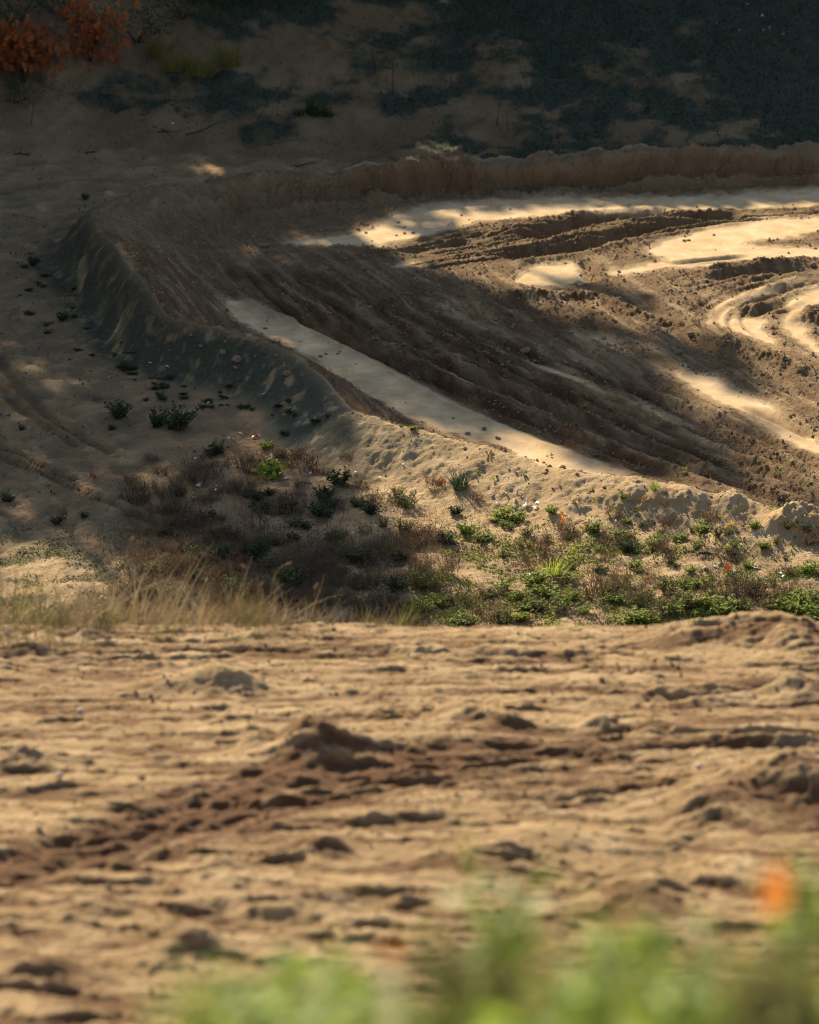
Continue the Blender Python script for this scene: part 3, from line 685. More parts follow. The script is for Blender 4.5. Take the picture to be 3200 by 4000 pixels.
for (u, v, s, lab) in [(430, 1010, 1.3, 'wide brown weed with rusty stalks at the far left of the shade'), (340, 1000, .8, 'small reddish brown weed at the edge of bare sand'), (630, 985, 1.2, 'tall brown weed behind the lime green weed'),
        (125, 1095, .8, 'thin brown weed on the sand beside the wheel track'), (1190, 1120, 1.0, 'tall brown stalks rising left of the orange leaf'), (1290, 1150, 1.0, 'bare brown stalks in the middle of the sunlit verge'),
        (1140, 1190, 1.1, 'fine brown stalks above the upright grass tuft'), (1580, 1262, 1.4, 'broad dark brown bush near the right heap'), (1530, 1250, 1.2, 'brown weed with yellowish stalks left of the broad brown bush'),
        (1365, 1275, 1.2, 'reddish upright stalks close to the dirt track'), (1275, 1255, 1.2, 'brown bush in the sunlit band by the dirt track'), (1345, 1060, .7, 'slender stalks on the lit berm slope'),
        (910, 1022, .8, 'forked bare stalk left of the spiky grass tuft'), (1000, 1055, .7, 'thin brown stalks at the foot of the lit berm'), (790, 1290, 1.3, 'tall brown weed at the shade corner by the dirt track'),
        (930, 1215, 1.3, 'brown weed where shade meets the sunlit verge')]:
    put(random.choice(dry_b if s > 1 else dry_a), u, v, s, lab, 'dry weed', DRY)
for i in range(120):
    u = random.uniform(270, 900); v = 960 + 320 * random.random() ** .8
    if u > 760 and v < 1060: continue
    put(random.choice(dry_b), u, v, random.uniform(.45, 1.0), 'brown weed in the dense stand of dry stalks in shade', 'dry weed', 'dense stand of dry brown weeds')
for i in range(36):
    u = random.uniform(900, 1720); v = random.uniform(1080, 1315)
    put(random.choice(dry_a), u, v, random.uniform(.5, 1.0), 'thin brown weed scattered through the sunlit green weeds', 'dry weed', 'thin brown weeds in the sun')
for i in range(70):
    u = random.uniform(860, 1700); v = 1018 + (u - 860) * .02 + random.uniform(-70, 60)
    if random.random() < .5: u, v = random.uniform(1250, 1710), random.uniform(1060, 1200)
    put(random.choice(spr), u, v, random.uniform(.5, 1.2), 'tiny sprout on the sunlit sand of the berm and verge', 'sprout', 'tiny sprouts on the sunlit sand')
# dark bushes and weeds in the shaded gully
for (u, v, s, p, lab, cat) in [(250, 880, 1.5, weed_d, 'black looking bush in the shaded gully', 'bush'), (375, 905, 2.1, weed_d, 'widest dark bush in the gully below the berm', 'bush'), (330, 900, 1.4, weed_d, 'dark bush joining the widest bush on its left', 'bush'),
        (135, 675, 1.0, weed_d, 'dark reddish weed on the shaded slope left of the berm', 'weed'), (260, 780, .9, weed_d, 'dark weed at the foot of the berm bend', 'weed'), (205, 845, .6, dry_a, 'dark twiggy weed standing over the gully bush', 'dry weed'),
        (70, 560, .9, weed_d, 'dark weed high on the left slope', 'weed'), (180, 420, .8, weed_d, 'dark weed clinging to the berm apex', 'weed'), (45, 905, .5, weed_d, 'small dark weed between the two wheel tracks', 'weed'),
        (235, 905, .6, weed_d, 'low green weed in front of the black bush', 'weed'), (660, 240, 1.8, tuft_d, 'green grass clump on the far slope behind the berm', 'grass tuft'), (630, 245, 1.1, tuft_d, 'small grass clump left of the far grass clump', 'grass tuft'),
        (690, 246, 1.2, tuft_d, 'small grass clump right of the far grass clump', 'grass tuft')]:
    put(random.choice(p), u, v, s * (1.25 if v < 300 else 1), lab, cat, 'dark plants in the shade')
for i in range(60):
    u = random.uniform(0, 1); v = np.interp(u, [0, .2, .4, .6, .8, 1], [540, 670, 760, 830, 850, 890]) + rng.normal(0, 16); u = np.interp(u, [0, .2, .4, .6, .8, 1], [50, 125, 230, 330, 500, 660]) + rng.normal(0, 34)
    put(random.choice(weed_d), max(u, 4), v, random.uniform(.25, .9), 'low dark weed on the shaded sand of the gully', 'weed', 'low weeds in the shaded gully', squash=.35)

# ------------------------------------------------------------------ hillside: oak saplings, bushes, stalks, grass
def sapling(u, v, clusters, lm, label, name='oak_sapling', nl=70, ln=.24, d_off=0):
    q = at(u, v); root = empty(name, q); br = MB(); lv = MB()
    for (dx, dz, rr) in clusters:
        c = np.array([dx, rng.normal(0, .3), dz]); W_ = wander((0, 0, -.05), c, np.linalg.norm(c), 6, .08)
        W_ = W_ + np.linspace(0, 1, 7)[:, None] * (c - W_[-1]); tube(br, W_, .03, .008, 5)
        n = int(nl * rr * rr); P = c + rng.normal(0, 1, (n, 3)) * np.array([.52, .42, .30]) * rr * rng.uniform(.6, 1.2)
        for k in range(0, n, 4): tube(br, wander(W_[-2], P[k] - W_[-2], np.linalg.norm(P[k] - W_[-2]), 3, .05), .008, .003, 3)
        az = rng.uniform(0, 6.28, n); pit = rng.uniform(-2.3, -.9, n)
        oak_batch(lv, P, az, pit, ln * rng.uniform(.7, 1.2, n), .4)
    br.build('branches', M['bark'], root); lv.build('foliage', lm, root); return tag(root, label, 'tree', 'young oaks on the hillside')
sapling(50, 175, [(-.55, 1.05, .9), (.05, 1.20, 1.0), (.40, .85, .7), (-.15, .75, .8), (-.5, 1.5, .5)], M['oak'], 'young oak with rusty red leaves at the top left', nl=170)
sapling(190, 130, [(.14, .60, .9), (.05, 1.0, .6), (.35, 1.3, .6), (-.35, 1.5, .55), (-.15, .95, .6)], M['oak'], 'young oak with bright red leaves right of the rusty oak', nl=160)
def bush(u, v, r, h, n, lm, label, ln=.10, name='bush'):
    q = at(u, v); root = empty(name, q); br = MB(); lv = MB()
    for k in range(9):
        a = rng.uniform(0, 6.28); W_ = wander((0, 0, -.05), (math.cos(a) * r, math.sin(a) * r, h * rng.uniform(.7, 1.6)), h * rng.uniform(.8, 1.1), 5, .12); tube(br, W_, .015, .004, 4)
    cl = rng.normal(0, 1, (14, 3)) * np.array([r * .55, r * .4, h * .25]) + np.array([0, 0, h * .5])
    P = cl[rng.integers(0, 14, n)] + rng.normal(0, 1, (n, 3)) * np.array([.22 * r, .22 * r, .2 * h]); P[:, 2] = np.abs(P[:, 2])
    leaf_batch(lv, P, rng.uniform(0, 6.28, n), rng.uniform(-.5, 1, n), ln * rng.uniform(.6, 1.2, n), ln * .5, .2)
    br.build('branches', M['bark'], root); lv.build('leaves', lm, root); return tag(root, label, 'bush', 'bushes along the top of the hillside')
bush(30, 60, 1.4, 1.6, 900, M['dark'], 'dark evergreen bush behind the rusty oak')
bush(140, 40, 1.2, 1.5, 800, M['dark'], 'dark bush between the two young oaks')
bush(290, 90, 1.1, 1.2, 800, M['dark'], 'dark bush right of the bright red oak')
bush(380, 40, 1.2, 1.0, 700, M['dark'], 'dark bush behind the yellowish grass')
bush(470, 20, 1.2, .9, 700, M['dark'], 'low dark bush at the upper edge, above the grass clump')
bush(30, 215, 1.0, .55, 350, M['dark'], 'low dark scrub at the left edge under the rusty oak', .09)
bush(600, 15, 1.3, .7, 500, M['dark'], 'low dark scrub at the upper edge near the middle', .09)
bush(1080, 130, 1.2, .30, 380, M['dark'], 'low dark patch of scrub in the middle of the hillside', .08)
bush(1250, 150, 1.3, .25, 300, M['dark'], 'thin dark scrub right of the middle of the hillside', .08)
bush(1000, 60, 1.4, .35, 420, M['dark'], 'dark scrub high on the hillside above the middle patch', .08)
for (u, v, s, lab) in [(335, 118, 1.6, 'yellow green grass tuft beside the dark bush'), (420, 160, 2.0, 'faded grass tuft in front of the yellow green grass'), (480, 140, 1.8, 'dull grass tuft at the right of the faded grass'), (370, 150, 1.5, 'short faded grass tuft between two grass tufts')]:
    put(random.choice(tuft_y), u, v, s * 1.35, lab, 'grass tuft', 'grass tufts on the hillside')
def stalk(u, v, h, label, lean=0.1, name='dead_stalk', fork=2, r=.014):
    q = at(u, v); mb = MB(); W_ = wander((0, 0, -.05), (lean, 0, 1), h, 6, .07); tube(mb, W_, r, r * .4, 5)
    for k in range(fork):
        i = rng.integers(2, 6); tube(mb, wander(W_[i], (rng.normal(0, .8), rng.normal(0, .6), .9), h * rng.uniform(.2, .45), 3, .15), r * .6, r * .2, 4)
    o = mb.build(name, M['bark']); o.location = q; return tag(o, label, 'dead stalk', 'dead stalks on the hillside')
for (u, v, h, le, lab) in [(912, 145, .85, .05, 'tall dead stalk nearest the middle of the hillside'), (828, 200, .95, -.05, 'tall dead stalk right of the green grass clump'), (790, 150, .7, .05, 'dead stalk standing behind the others'), (1045, 265, .85, .08, 'dead stalk close behind the berm'),
        (535, 262, 1.25, .75, 'leaning bare branch left of the green grass clump'), (1070, 280, .5, -.2, 'short dead stalk beside the stalk behind the berm'), (65, 262, .6, .2, 'dark forked stalk under the left scrub'), (355, 205, .45, .1, 'short stalk on the shaded sand'), (1170, 290, .4, .2, 'short dead twig at the berm top'), (1600, 268, .7, .3, 'thin dead stalk behind the berm on the right'), (940, 100, .6, -.1, 'thin dead stalk high on the hillside')]:
    stalk(u, v, h, lab, le)
def stick(u, v, ln, az, label, r=.022):
    q = at(u, v); mb = MB(); W_ = wander((-ln / 2, 0, .02), (1, 0, .03), ln, 7, .10); tube(mb, W_, r, r * .4, 5)
    for k in range(3): i = rng.integers(1, 6); tube(mb, wander(W_[i], (.8, rng.normal(0, .8), .45), ln * .2, 3, .2), r * .5, r * .2, 4)
    o = mb.build('fallen_branch', M['bark']); o.location = q; o.rotation_euler = (0, 0, az); return tag(o, label, 'branch', 'fallen branches')
for a in [(65, 326, 1.3, .1, 'forked fallen branch on the left sand slope'), (440, 284, 1.2, .15, 'thin fallen branch near the sunlit spot on the slope'), (330, 262, 1.2, -.2, 'straight fallen branch on the upper slope'), (310, 240, .9, .5, 'short fallen branch under the shadow bank'), (205, 320, .7, .6, 'curved fallen stick right of the forked branch'), (345, 282, .8, .1, 'fallen stick left of the thin branch'),
          (640, 352, .7, .1, 'small stick by the berm crest'), (225, 205, .8, -.5, 'slanting stick on the upper left slope'), (1500, 1165, .5, .3, 'dark stick on the trampled verge'), (290, 742, .6, .3, 'dark stick beside the berm bend'), (340, 800, .5, -.3, 'dark stick lying in the gully')]: stick(*a)

# ------------------------------------------------------------------ fallen leaves, scraps, clods, stones
def leafy(mname, name='fallen_leaf', ln=.13, up=.4):
    mb = MB(); oak_batch(mb, [(0, 0, .012)], [0], [up], [ln], .55); return mb.build(name, M[mname])
LF = {k: [leafy(k, up=a) for a in (.25, .8)] for k in ('orange', 'red', 'yellow')}
def scrap(mn='pale', name='pale_leaf'):
    mb = MB(); leaf_batch(mb, [(0, -.05, .008)], [1.57], [.25], [.11], [.06], .5, 0.0); return mb.build(name, M[mn])
PL = [scrap() for _ in range(3)]
def FL(k, u, v, s, lab): o = put(random.choice(LF[k]), u, v, s, lab, 'leaf', 'fallen leaves', tilt=.3, off=.01); return o
FL('orange', 1180, 1106, 1.9, 'bright orange leaf standing upright among green weeds').rotation_euler = (1.0, .2, .4)
FL('yellow', 1524, 1118, 1.9, 'yellow leaf on the sand at the end of the green row'); FL('red', 1532, 1206, 1.8, 'red curled leaf on the sunlit verge'); FL('red', 922, 1024, 1.3, 'red leaf beside the spiky grass tuft')
FL('orange', 1358, 1222, 1.3, 'flat orange leaf lying on bare sand'); FL('red', 1242, 1112, 1.0, 'dark red leaf right of mid verge'); FL('orange', 1480, 1226, 1.0, 'small orange leaf near the red curled leaf')
FL('orange', 1395, 1290, 1.1, 'orange red leaf close to the dirt track'); FL('orange', 1712, 1262, .9, 'orange leaf under the right bush'); FL('orange', 470, 1012, 1.2, 'orange leaf in the brown stalks'); FL('red', 575, 1008, .9, 'red leaf under the lime green weed')
FL('red', 676, 998, 1.6, 'rusty leaf on the dark clump at the shade edge'); FL('orange', 630, 952, 1.2, 'orange leaf behind the lime green weed'); FL('orange', 740, 1135, 1.0, 'orange leaf at the right of the brown stand'); FL('red', 545, 925, 1.2, 'red leaf beside the pale scraps at the shade edge')
FL('red', 420, 968, 1.3, 'rusty red leaf on the left brown weed'); FL('red', 205, 1010, 1.3, 'rusty leaf on sand at the end of the wheel track'); FL('red', 714, 472, 1.2, 'small red leaf on the smooth sand in the bend'); FL('red', 1565, 608, 1.0, 'tiny red leaf in the churned sand on the right')
FL('red', 1400, 1140, .8, 'red brown leaf under the green row')
for (u, v, n, lab) in [(515, 922, 6, 'pale leaf in the bright cluster at the shade edge'), (1065, 1052, 8, 'white dry leaf in the row below the berm'), (1100, 1063, 8, 'white dry leaf beside the bright green clump'), (440, 1026, 6, 'pale leaf on the brown stalks at left'), (560, 968, 6, 'pale leaf left of the lime green weed'), (590, 1010, 5, 'pale leaf under the lime green weed'),
        (700, 1035, 5, 'pale leaf near the dark clump by the berm'), (420, 1100, 5, 'pale leaf in the dim weeds'), (1390, 1290, 6, 'white leaf near the dirt track by the orange red leaf'), (1450, 1290, 5, 'white leaf close to the far track edge'), (1620, 1215, 6, 'white leaf left of the tall green bush'), (1500, 1195, 6, 'white leaf above the red curled leaf'), (1270, 1098, 4, 'white leaf on sand right of mid verge'), (1100, 1210, 5, 'white leaf left of the upright grass tuft')]:
    for k in range(n):
        put(random.choice(PL), u + rng.normal(0, 22), v + rng.normal(0, 7), random.uniform(.6, 1.25), lab, 'leaf', 'pale fallen leaves', tilt=.25, off=.02)
for i in range(38):
    u = random.uniform(290, 900) if random.random() < .5 else random.uniform(850, 1720); v = random.uniform(950, 1230) if u < 860 else random.uniform(1010, 1240)
    put(random.choice(PL), u, v, random.uniform(.35, .8), 'tiny pale leaf scattered over the verge', 'leaf', 'tiny pale leaves', tilt=.3, off=.02)
for i in range(15):
    u, v = (1600 + rng.normal(0, 60), 70 + rng.normal(0, 25)) if i < 11 else (1230 + rng.normal(0, 60), 110 + rng.normal(0, 10))
    put(random.choice(PL), min(u, 1715), v, random.uniform(.6, 1.1), 'glinting pale leaf on the upper right of the hillside' if i < 11 else 'glinting pale leaf in the middle of the hillside', 'leaf', 'glinting leaves on the hillside', tilt=.4, off=.03)
for (u, v, s, lab) in [(555, 832, .9, 'pale blue scrap lying on the shaded berm slope')]:
    put(scrap('blue', 'blue_scrap'), u, v, s, lab, 'scrap', None, off=.02)
for (u, v, lab) in [(82, 470, 'white scrap near the berm apex'), (232, 795, 'white scrap left of the gully bushes'), (318, 770, 'white scrap under the dark weed at the bend'), (352, 775, 'white scrap on sand below the bend'), (145, 282, 'white scrap on the left slope'), (365, 262, 'white scrap on the upper slope'), (745, 120, 'white speck high on the hillside'), (1535, 723, 'white stone in the churned sand at right'), (440, 850, 'pale scrap low on the shaded berm')]:
    put(random.choice(PL), u, v, 1.1, lab, 'scrap', 'white scraps in the shade', off=.02)
def clod(r, mn, name):
    import bmesh
    bm_ = bmesh.new(); bmesh.ops.create_icosphere(bm_, subdivisions=2, radius=r); v = np.array([q.co[:] for q in bm_.verts]); f = [[q.index for q in t.verts] for t in bm_.faces]; bm_.free()
    n = v / r; k = rng.uniform(-3, 3, 3)
    d = 1 + .30 * perlin(n[:, 0] * 1.4 + k[0], n[:, 1] * 1.4 + n[:, 2] * 1.1) + .2 * perlin(n[:, 0] * 3 + k[1], n[:, 2] * 3 - n[:, 1] * 2)
    mb = MB(); v = v * d[:, None] * np.array([1.15, .95, .7]); v[:, 2] += .25 * r; mb.add(v, f, [random.random()] * len(f)); return mb.build(name, M[mn])
CL = [clod(.10, 'clod', 'soil_clod') for _ in range(5)]; ST = [clod(.06, 'stone', 'stone') for _ in range(3)]
for (u, v, s, lab) in [(1108, 745, 1.0, 'dark round clod alone in the shaded ruts'), (1020, 905, .55, 'large clod on the berm crest beside the smooth sand'), (985, 915, .5, 'clod on the berm crest with dead grass'), (1048, 925, .5, 'clod on the inner edge of the berm crest'), (1430, 745, .9, 'clod below the torn sand lip at right'), (1455, 706, .9, 'clod on the torn sand lip'), (1712, 560, .8, 'upright clod on the far ridge'), (555, 520, 1.1, 'dark clod at the back of the bend'),
        (1185, 985, .6, 'small dark clod on the crest at the right of the lit strip'), (500, 760, .9, 'clod on the shaded left berm'), (470, 745, .6, 'small clod left of the clod on the shaded berm'), (605, 790, .8, 'clod near the crest of the shaded berm')]:
    put(random.choice(CL), u, v, s, lab, 'clod', 'loose soil clods')
for i in range(150):
    if i < 60: u, v = random.uniform(900, 1720), random.uniform(480, 980)
    else: u, v = random.uniform(400, 900), random.uniform(420, 780)
    if u < 1250 and v > 900: continue
    put(random.choice(CL), u, v, random.uniform(.18, .5), 'small clod of soil lying in the rutted bend', 'clod', 'small clods in the bend')
for i in range(40):
    u = random.uniform(780, 1500); v = 925 + max(0, (u - 900)) * .17 + random.uniform(0, 70)
    put(random.choice(ST if random.random() < .3 else CL), u, v, random.uniform(.12, .36), 'pebble or crumb lying on the sunlit berm face', 'pebble', 'pebbles on the lit berm face')
for i in range(18):
    v = random.uniform(1370, 2000); u = random.uniform(20, 1700)
    put(random.choice(CL), u, v, random.uniform(.2, .5), 'loose clod lying on the foreground dirt track', 'clod', 'loose clods on the dirt track')
for (u, v, lab) in [(125, 1637, 'bright pebble at the left of the dirt track'), (1470, 1620, 'bright pebble at the right of the dirt track'), (170, 1502, 'pale pebble up the left of the dirt track'), (412, 1278, 'white stone in the dry grass'), (215, 1262, 'white stone in the dry grass nearer the left edge'), (15, 1335, 'white stone at the left edge of the track')]:
    put(random.choice(ST), u, v, .55, lab, 'pebble', 'bright pebbles by the dirt track', off=.02)

# ------------------------------------------------------------------ dry grass along the far edge of the dirt track
def put_xy(proto, x, y, s, label, cat, group, used=set()):
    if proto.name in used: o = dup(proto)
    else: o = proto; used.add(proto.name)
    o.location = (x, y, float(interp(Z, x, y))); o.rotation_euler = (0, .35, rng.uniform(-.6, .6)); o.scale = (s, s, s); return tag(o, label, cat, group)
def straw_tuft(n, h, m):
    mb = MB(); a = rng.uniform(0, 6.28, n); P = np.stack([rng.normal(0, .22, n), rng.normal(0, .15, n), 0 * a - .02], -1)
    blade_batch(mb, P, a, rng.uniform(.05, 1.0, n), h * rng.uniform(.2, 1.15, n), 0.010, .7, k=5); return mb.build('dry_grass_tuft', M[m])
stt = [straw_tuft(30, .70, m) for m in ('straw', 'straw', 'dry', 'olive', 'straw')]
for i in range(190):
    x = -4.9 + 5.4 * random.random() ** 1.2; y = 42.8 - 3.6 * random.random() ** 1.6
    hs_ = np.interp(x, [-4.8, -3, -1.5, -.4, .8], [1.30, 1.18, .95, .60, .35])
    put_xy(random.choice(stt), x, y, hs_ * random.uniform(.6, 1.15) * (1 if y > 40.6 else .45), 'dry grass tuft leaning along the far edge of the dirt track', 'grass tuft', 'dry grass along the dirt track')
tg = [grass_tuft(.22, .5, 60, 'olive', 'green_grass_tuft') for _ in range(2)]
for (x, y, lab) in [(-4.2, 40.6, 'greenish grass tuft at the left end of the dry grass'), (-3.6, 40.8, 'greenish grass tuft behind the left white stone'), (-2.0, 41.2, 'greenish grass tuft in the middle of the dry grass'), (-.1, 41.6, 'greenish grass tuft at the right end of the dry grass')]: put_xy(random.choice(tg), x, y, 1.0, lab, 'grass tuft', 'green tufts in the dry grass')
def foxtail(u, vb, vt, x_lean, label):
    """a stalk on the track's far edge whose head shows at (u, vt)"""
    q = at(u, vb); y = 41.3; x = (u - CU) / F * y / cp * .955; zb = float(interp(Z, x, y)); r = ray(u, vt); top = r * (y / r[1]); zt = top[2] + CAM_Z
    x_lean *= 2.6; root = empty('foxtail_grass', (x - x_lean, y, zb)); st = MB(); hd = MB()
    P = np.array([(x_lean * t ** 3, 0, (zt - zb) * (1 - (1 - t) ** 1.6)) for t in np.linspace(0, 1, 7)]); tube(st, P, .004, .003, 4)
    d = P[-1] - P[-2]; d /= np.linalg.norm(d); hp = np.array([P[-1] + d * .10 * t for t in np.linspace(-.9, .1, 6)])
    for a, b, r0, r1 in ((0, 2, .004, .015), (2, 4, .015, .014), (4, 5, .014, .003)): tube(hd, hp[a:b + 1], r0, r1, 6)
    st.build('stalk', M['straw'], root); hd.build('seed_head', M['seed'], root); return tag(root, label, 'grass', 'foxtail stalks at the edge of the dirt track')
foxtail(488, 1300, 1190, -.10, 'foxtail with a slanting orange seed head against the shade'); foxtail(600, 1300, 1185, .10, 'foxtail with a pale bent head left of the orange one'); foxtail(660, 1300, 1228, .02, 'upright foxtail head near the shade corner'); foxtail(330, 1290, 1165, .12, 'foxtail leaning over the dry grass at left')
foxtail(540, 1300, 1225, .03, 'upright pale foxtail between two orange heads'); foxtail(255, 1290, 1130, .05, 'small foxtail head above the dry grass'); foxtail(665, 1310, 1268, .25, 'low foxtail arching to the right'); foxtail(170, 1290, 1145, -.05, 'foxtail at the far left of the dry grass'); foxtail(400, 1290, 1165, -.18, 'long pale foxtail leaning left over brown weeds')

# ------------------------------------------------------------------ uncountable cover
def cover(name, n, gen, m, h, wd, label, leafy_=False):
    P = gen(n); mb = MB(); k = len(P)
    if leafy_: leaf_batch(mb, P, rng.uniform(0, 6.28, k), rng.uniform(-.1, 1.1, k), h * rng.uniform(.5, 1.3, k), wd, .2)
    else: blade_batch(mb, P, rng.uniform(0, 6.28, k), rng.uniform(.1, 1.2, k), h * rng.uniform(.4, 1.3, k), wd, .8, k=3)
    o = mb.build(name, M[m]); o['kind'] = 'stuff'; o['label'] = label
def scatter(x0, x1, y0, y1, dens):
    def g(n):
        x = rng.uniform(x0, x1, n * 3); y = rng.uniform(y0, y1, n * 3); k = dens(x, y) > rng.random(n * 3); x = x[k][:n]; y = y[k][:n]
        return np.stack([x, y, interp(Z, x, y) - .005], -1)
    return g
def sdist(x, y):
    i = np.clip(np.searchsorted(XS, x), 0, NX - 1); j = np.clip(np.searchsorted(YS, y), 0, NY - 1); return SD[j * NX + i], inside[j * NX + i]
def d_verge(x, y):
    s, ins = sdist(x, y); return (~ins) * sstep(1.1, 2.4, s) * sstep(61.5, 58.5, y) * sstep(-.45, .35, fbm(x * 1.3 + 3, y * 1.0 + 9, 3)) * (1 - .55 * sstep(3, 1, x) * 0)
def d_dry(x, y):
    s, ins = sdist(x, y); return (~ins) * sstep(1.2, 2.6, s) * sstep(62.5, 59, y) * sstep(-5.4, -4.4, x) * (sstep(.9, -.2, x) * .9 + .18) * sstep(-.6, .1, fbm(x * .8, y * .8, 3))
def d_hill(x, y):
    s, ins = sdist(x, y); return (~ins) * sstep(.4, 1.2, s) * sstep(-.30, .5, fbm(x * .33 + 11, y * .26, 4, .55) + .070 * (y - 96.0) + .060 * x)
cover('ground_cover', 36000, scatter(-7.5, 8.5, 54.5, 62, d_verge), 'olive', .05, .028, 'low green and olive ground cover on the verge', True)
cover('green_cover', 42000, scatter(-1.5, 8.5, 54.5, 61.5, lambda x, y: d_verge(x, y) * sstep(-1.5, 1.0, x) * sstep(-.25, .25, fbm(x * 1.9 + 30, y * 1.3, 3))), 'green', .05, .030, 'flat bright green ground cover in patches on the sunlit verge', True)
cover('dry_undergrowth', 36000, scatter(-5.4, 8.0, 54.5, 63, d_dry), 'dry', .22, .007, 'fine brown dry undergrowth on the verge')
cover('hillside_grass', 26000, scatter(-13, 13, 88, 108, lambda x, y: np.clip(d_hill(x, y) * .8 + .10 * sdist(x, y)[0].__gt__(1.2), 0, 1)), 'olive', .13, .014, 'low olive grass over the shaded hillside')
cover('hillside_stems', 2600, scatter(-13, 13, 91, 108, d_hill), 'litter', .42, .012, 'thin dead stems standing over the hillside')
cover('hillside_undergrowth', 16000, scatter(-13, 13, 88, 108, d_hill), 'dark', .10, .05, 'dark low undergrowth on the shaded hillside', True)
cover('leaf_litter', 12000, scatter(-13, 13, 62, 108, lambda x, y: (~sdist(x, y)[1]) * np.clip(d_hill(x, y) * .7 + (.10 + .5 * sstep(.1, .6, fbm(x * .9, y * .7, 4))) * sstep(.5, 1.0, sdist(x, y)[0]) * sstep(1, -3, x - .2 * (y - 85)), 0, 1)), 'litter', .075, .04, 'brown leaf litter on the shaded hillside and gully', True)

_oc = np.array([(1, 0, 0), (0, 1, 0), (-1, 0, 0), (0, -1, 0), (0, 0, 1), (0, 0, -.6)]); _of = [(0, 1, 4), (1, 2, 4), (2, 3, 4), (3, 0, 4), (1, 0, 5), (2, 1, 5), (3, 2, 5), (0, 3, 5)]
def crumbs(name, n, gen, lo, hi, label):
    P = gen(n); k = len(P); r_ = lo + (hi - lo) * rng.random(k) ** 3.5; a = rng.uniform(0, 6.28, k); V = _oc[None] * rng.uniform(.55, 1.25, (k, 6, 3)) * r_[:, None, None]
    V = np.stack([V[..., 0] * np.cos(a)[:, None] - V[..., 1] * np.sin(a)[:, None], V[..., 0] * np.sin(a)[:, None] + V[..., 1] * np.cos(a)[:, None], V[..., 2]], -1) + P[:, None]; V[..., 2] += (r_ * .25)[:, None]
    mb = MB(); mb.add(V.reshape(-1, 3), [tuple(6 * i + q for q in f) for i in range(k) for f in _of], np.repeat(rng.random(k), 8)); o = mb.build(name, M['clod'], None, False); o['kind'] = 'stuff'; o['label'] = label
def near_val(A, x, y):
    i = np.clip(np.searchsorted(XS, x), 0, NX - 1); j = np.clip(np.searchsorted(YS, y), 0, NY - 1); return A[j * NX + i]
crumbs('soil_crumbs', 34000, scatter(-10, 12, 57, 92, lambda x, y: sdist(x, y)[1] * (.012 + .988 * near_val(churn, x, y) * sstep(-.4, .5, fbm(x * 1.1, y * .8, 3)))), .012, .052, 'loose crumbs of soil thrown up over the rutted bend')
crumbs('berm_crumbs', 6000, scatter(-9, 9, 57, 92, lambda x, y: np.clip(1.4 - np.abs(sdist(x, y)[0]), 0, 1) * .6), .008, .032, 'loose crumbs of soil on the berm')
crumbs('track_crumbs', 4000, scatter(-4.6, 4.6, 23, 41.3, lambda x, y: sstep(-.5, .5, fbm(x * 1.3, y * 1.1, 3))), .008, .030, 'loose crumbs of soil over the dirt track')
# ------------------------------------------------------------------ weeds on the bank right below the camera
def bank_weed(u, vt, d, rpx, n, ln, label, lm='near'):
    """a leafy plant rooted on the bank at distance d whose top shows at (u, vt)"""
    r = ray(u, vt - 30); rpx = rpx * 1.15; n = int(n * 1.8); ln = ln * 1.75; y = d; x = r[0] * d / r[1]; top = CAM_Z + r[2] * d / r[1]; zb = float(interp(Z, x, y)); h = max(.12, top - zb); rad = rpx / F * d
    root = empty('leafy_weed', (x, y, zb)); st = MB(); lv = MB(); ns = max(3, n // 8)
    for k in range(ns):
        a = rng.uniform(0, 6.28); rr = rad * math.sqrt(rng.random()); tip = np.array([rr * math.cos(a), rr * math.sin(a), h * rng.uniform(.72, 1.0)])
        W_ = wander((rng.normal(0, .02), rng.normal(0, .02), -.03), tip, np.linalg.norm(tip), 5, .05); tube(st, W_, .004, .002, 4)
        m = max(3, n // ns); t = rng.uniform(.25, 1, m) * 4.99; i = t.astype(int); fr_ = (t - i)[:, None]; P = W_[i] * (1 - fr_) + W_[i + 1] * fr_
        leaf_batch(lv, P, rng.uniform(0, 6.28, m), rng.uniform(-.2, .9, m), ln * rng.uniform(.6, 1.15, m), ln * .36 * rng.uniform(.8, 1.2, m), .3)
    kb = n // 5; ab = rng.uniform(0, 6.28, kb); rb = rad * np.sqrt(rng.random(kb)) * .8
    blade_batch(lv, np.stack([rb * np.cos(ab), rb * np.sin(ab), 0 * ab - .02], -1), ab, rng.uniform(.05, .5, kb), h * rng.uniform(.8, 1.25, kb), .016, .5)
    st.build('stem', M['stem'], root); lv.build('leaves', M[lm], root); return tag(root, label, 'weed', 'blurred weeds on the bank below the camera')
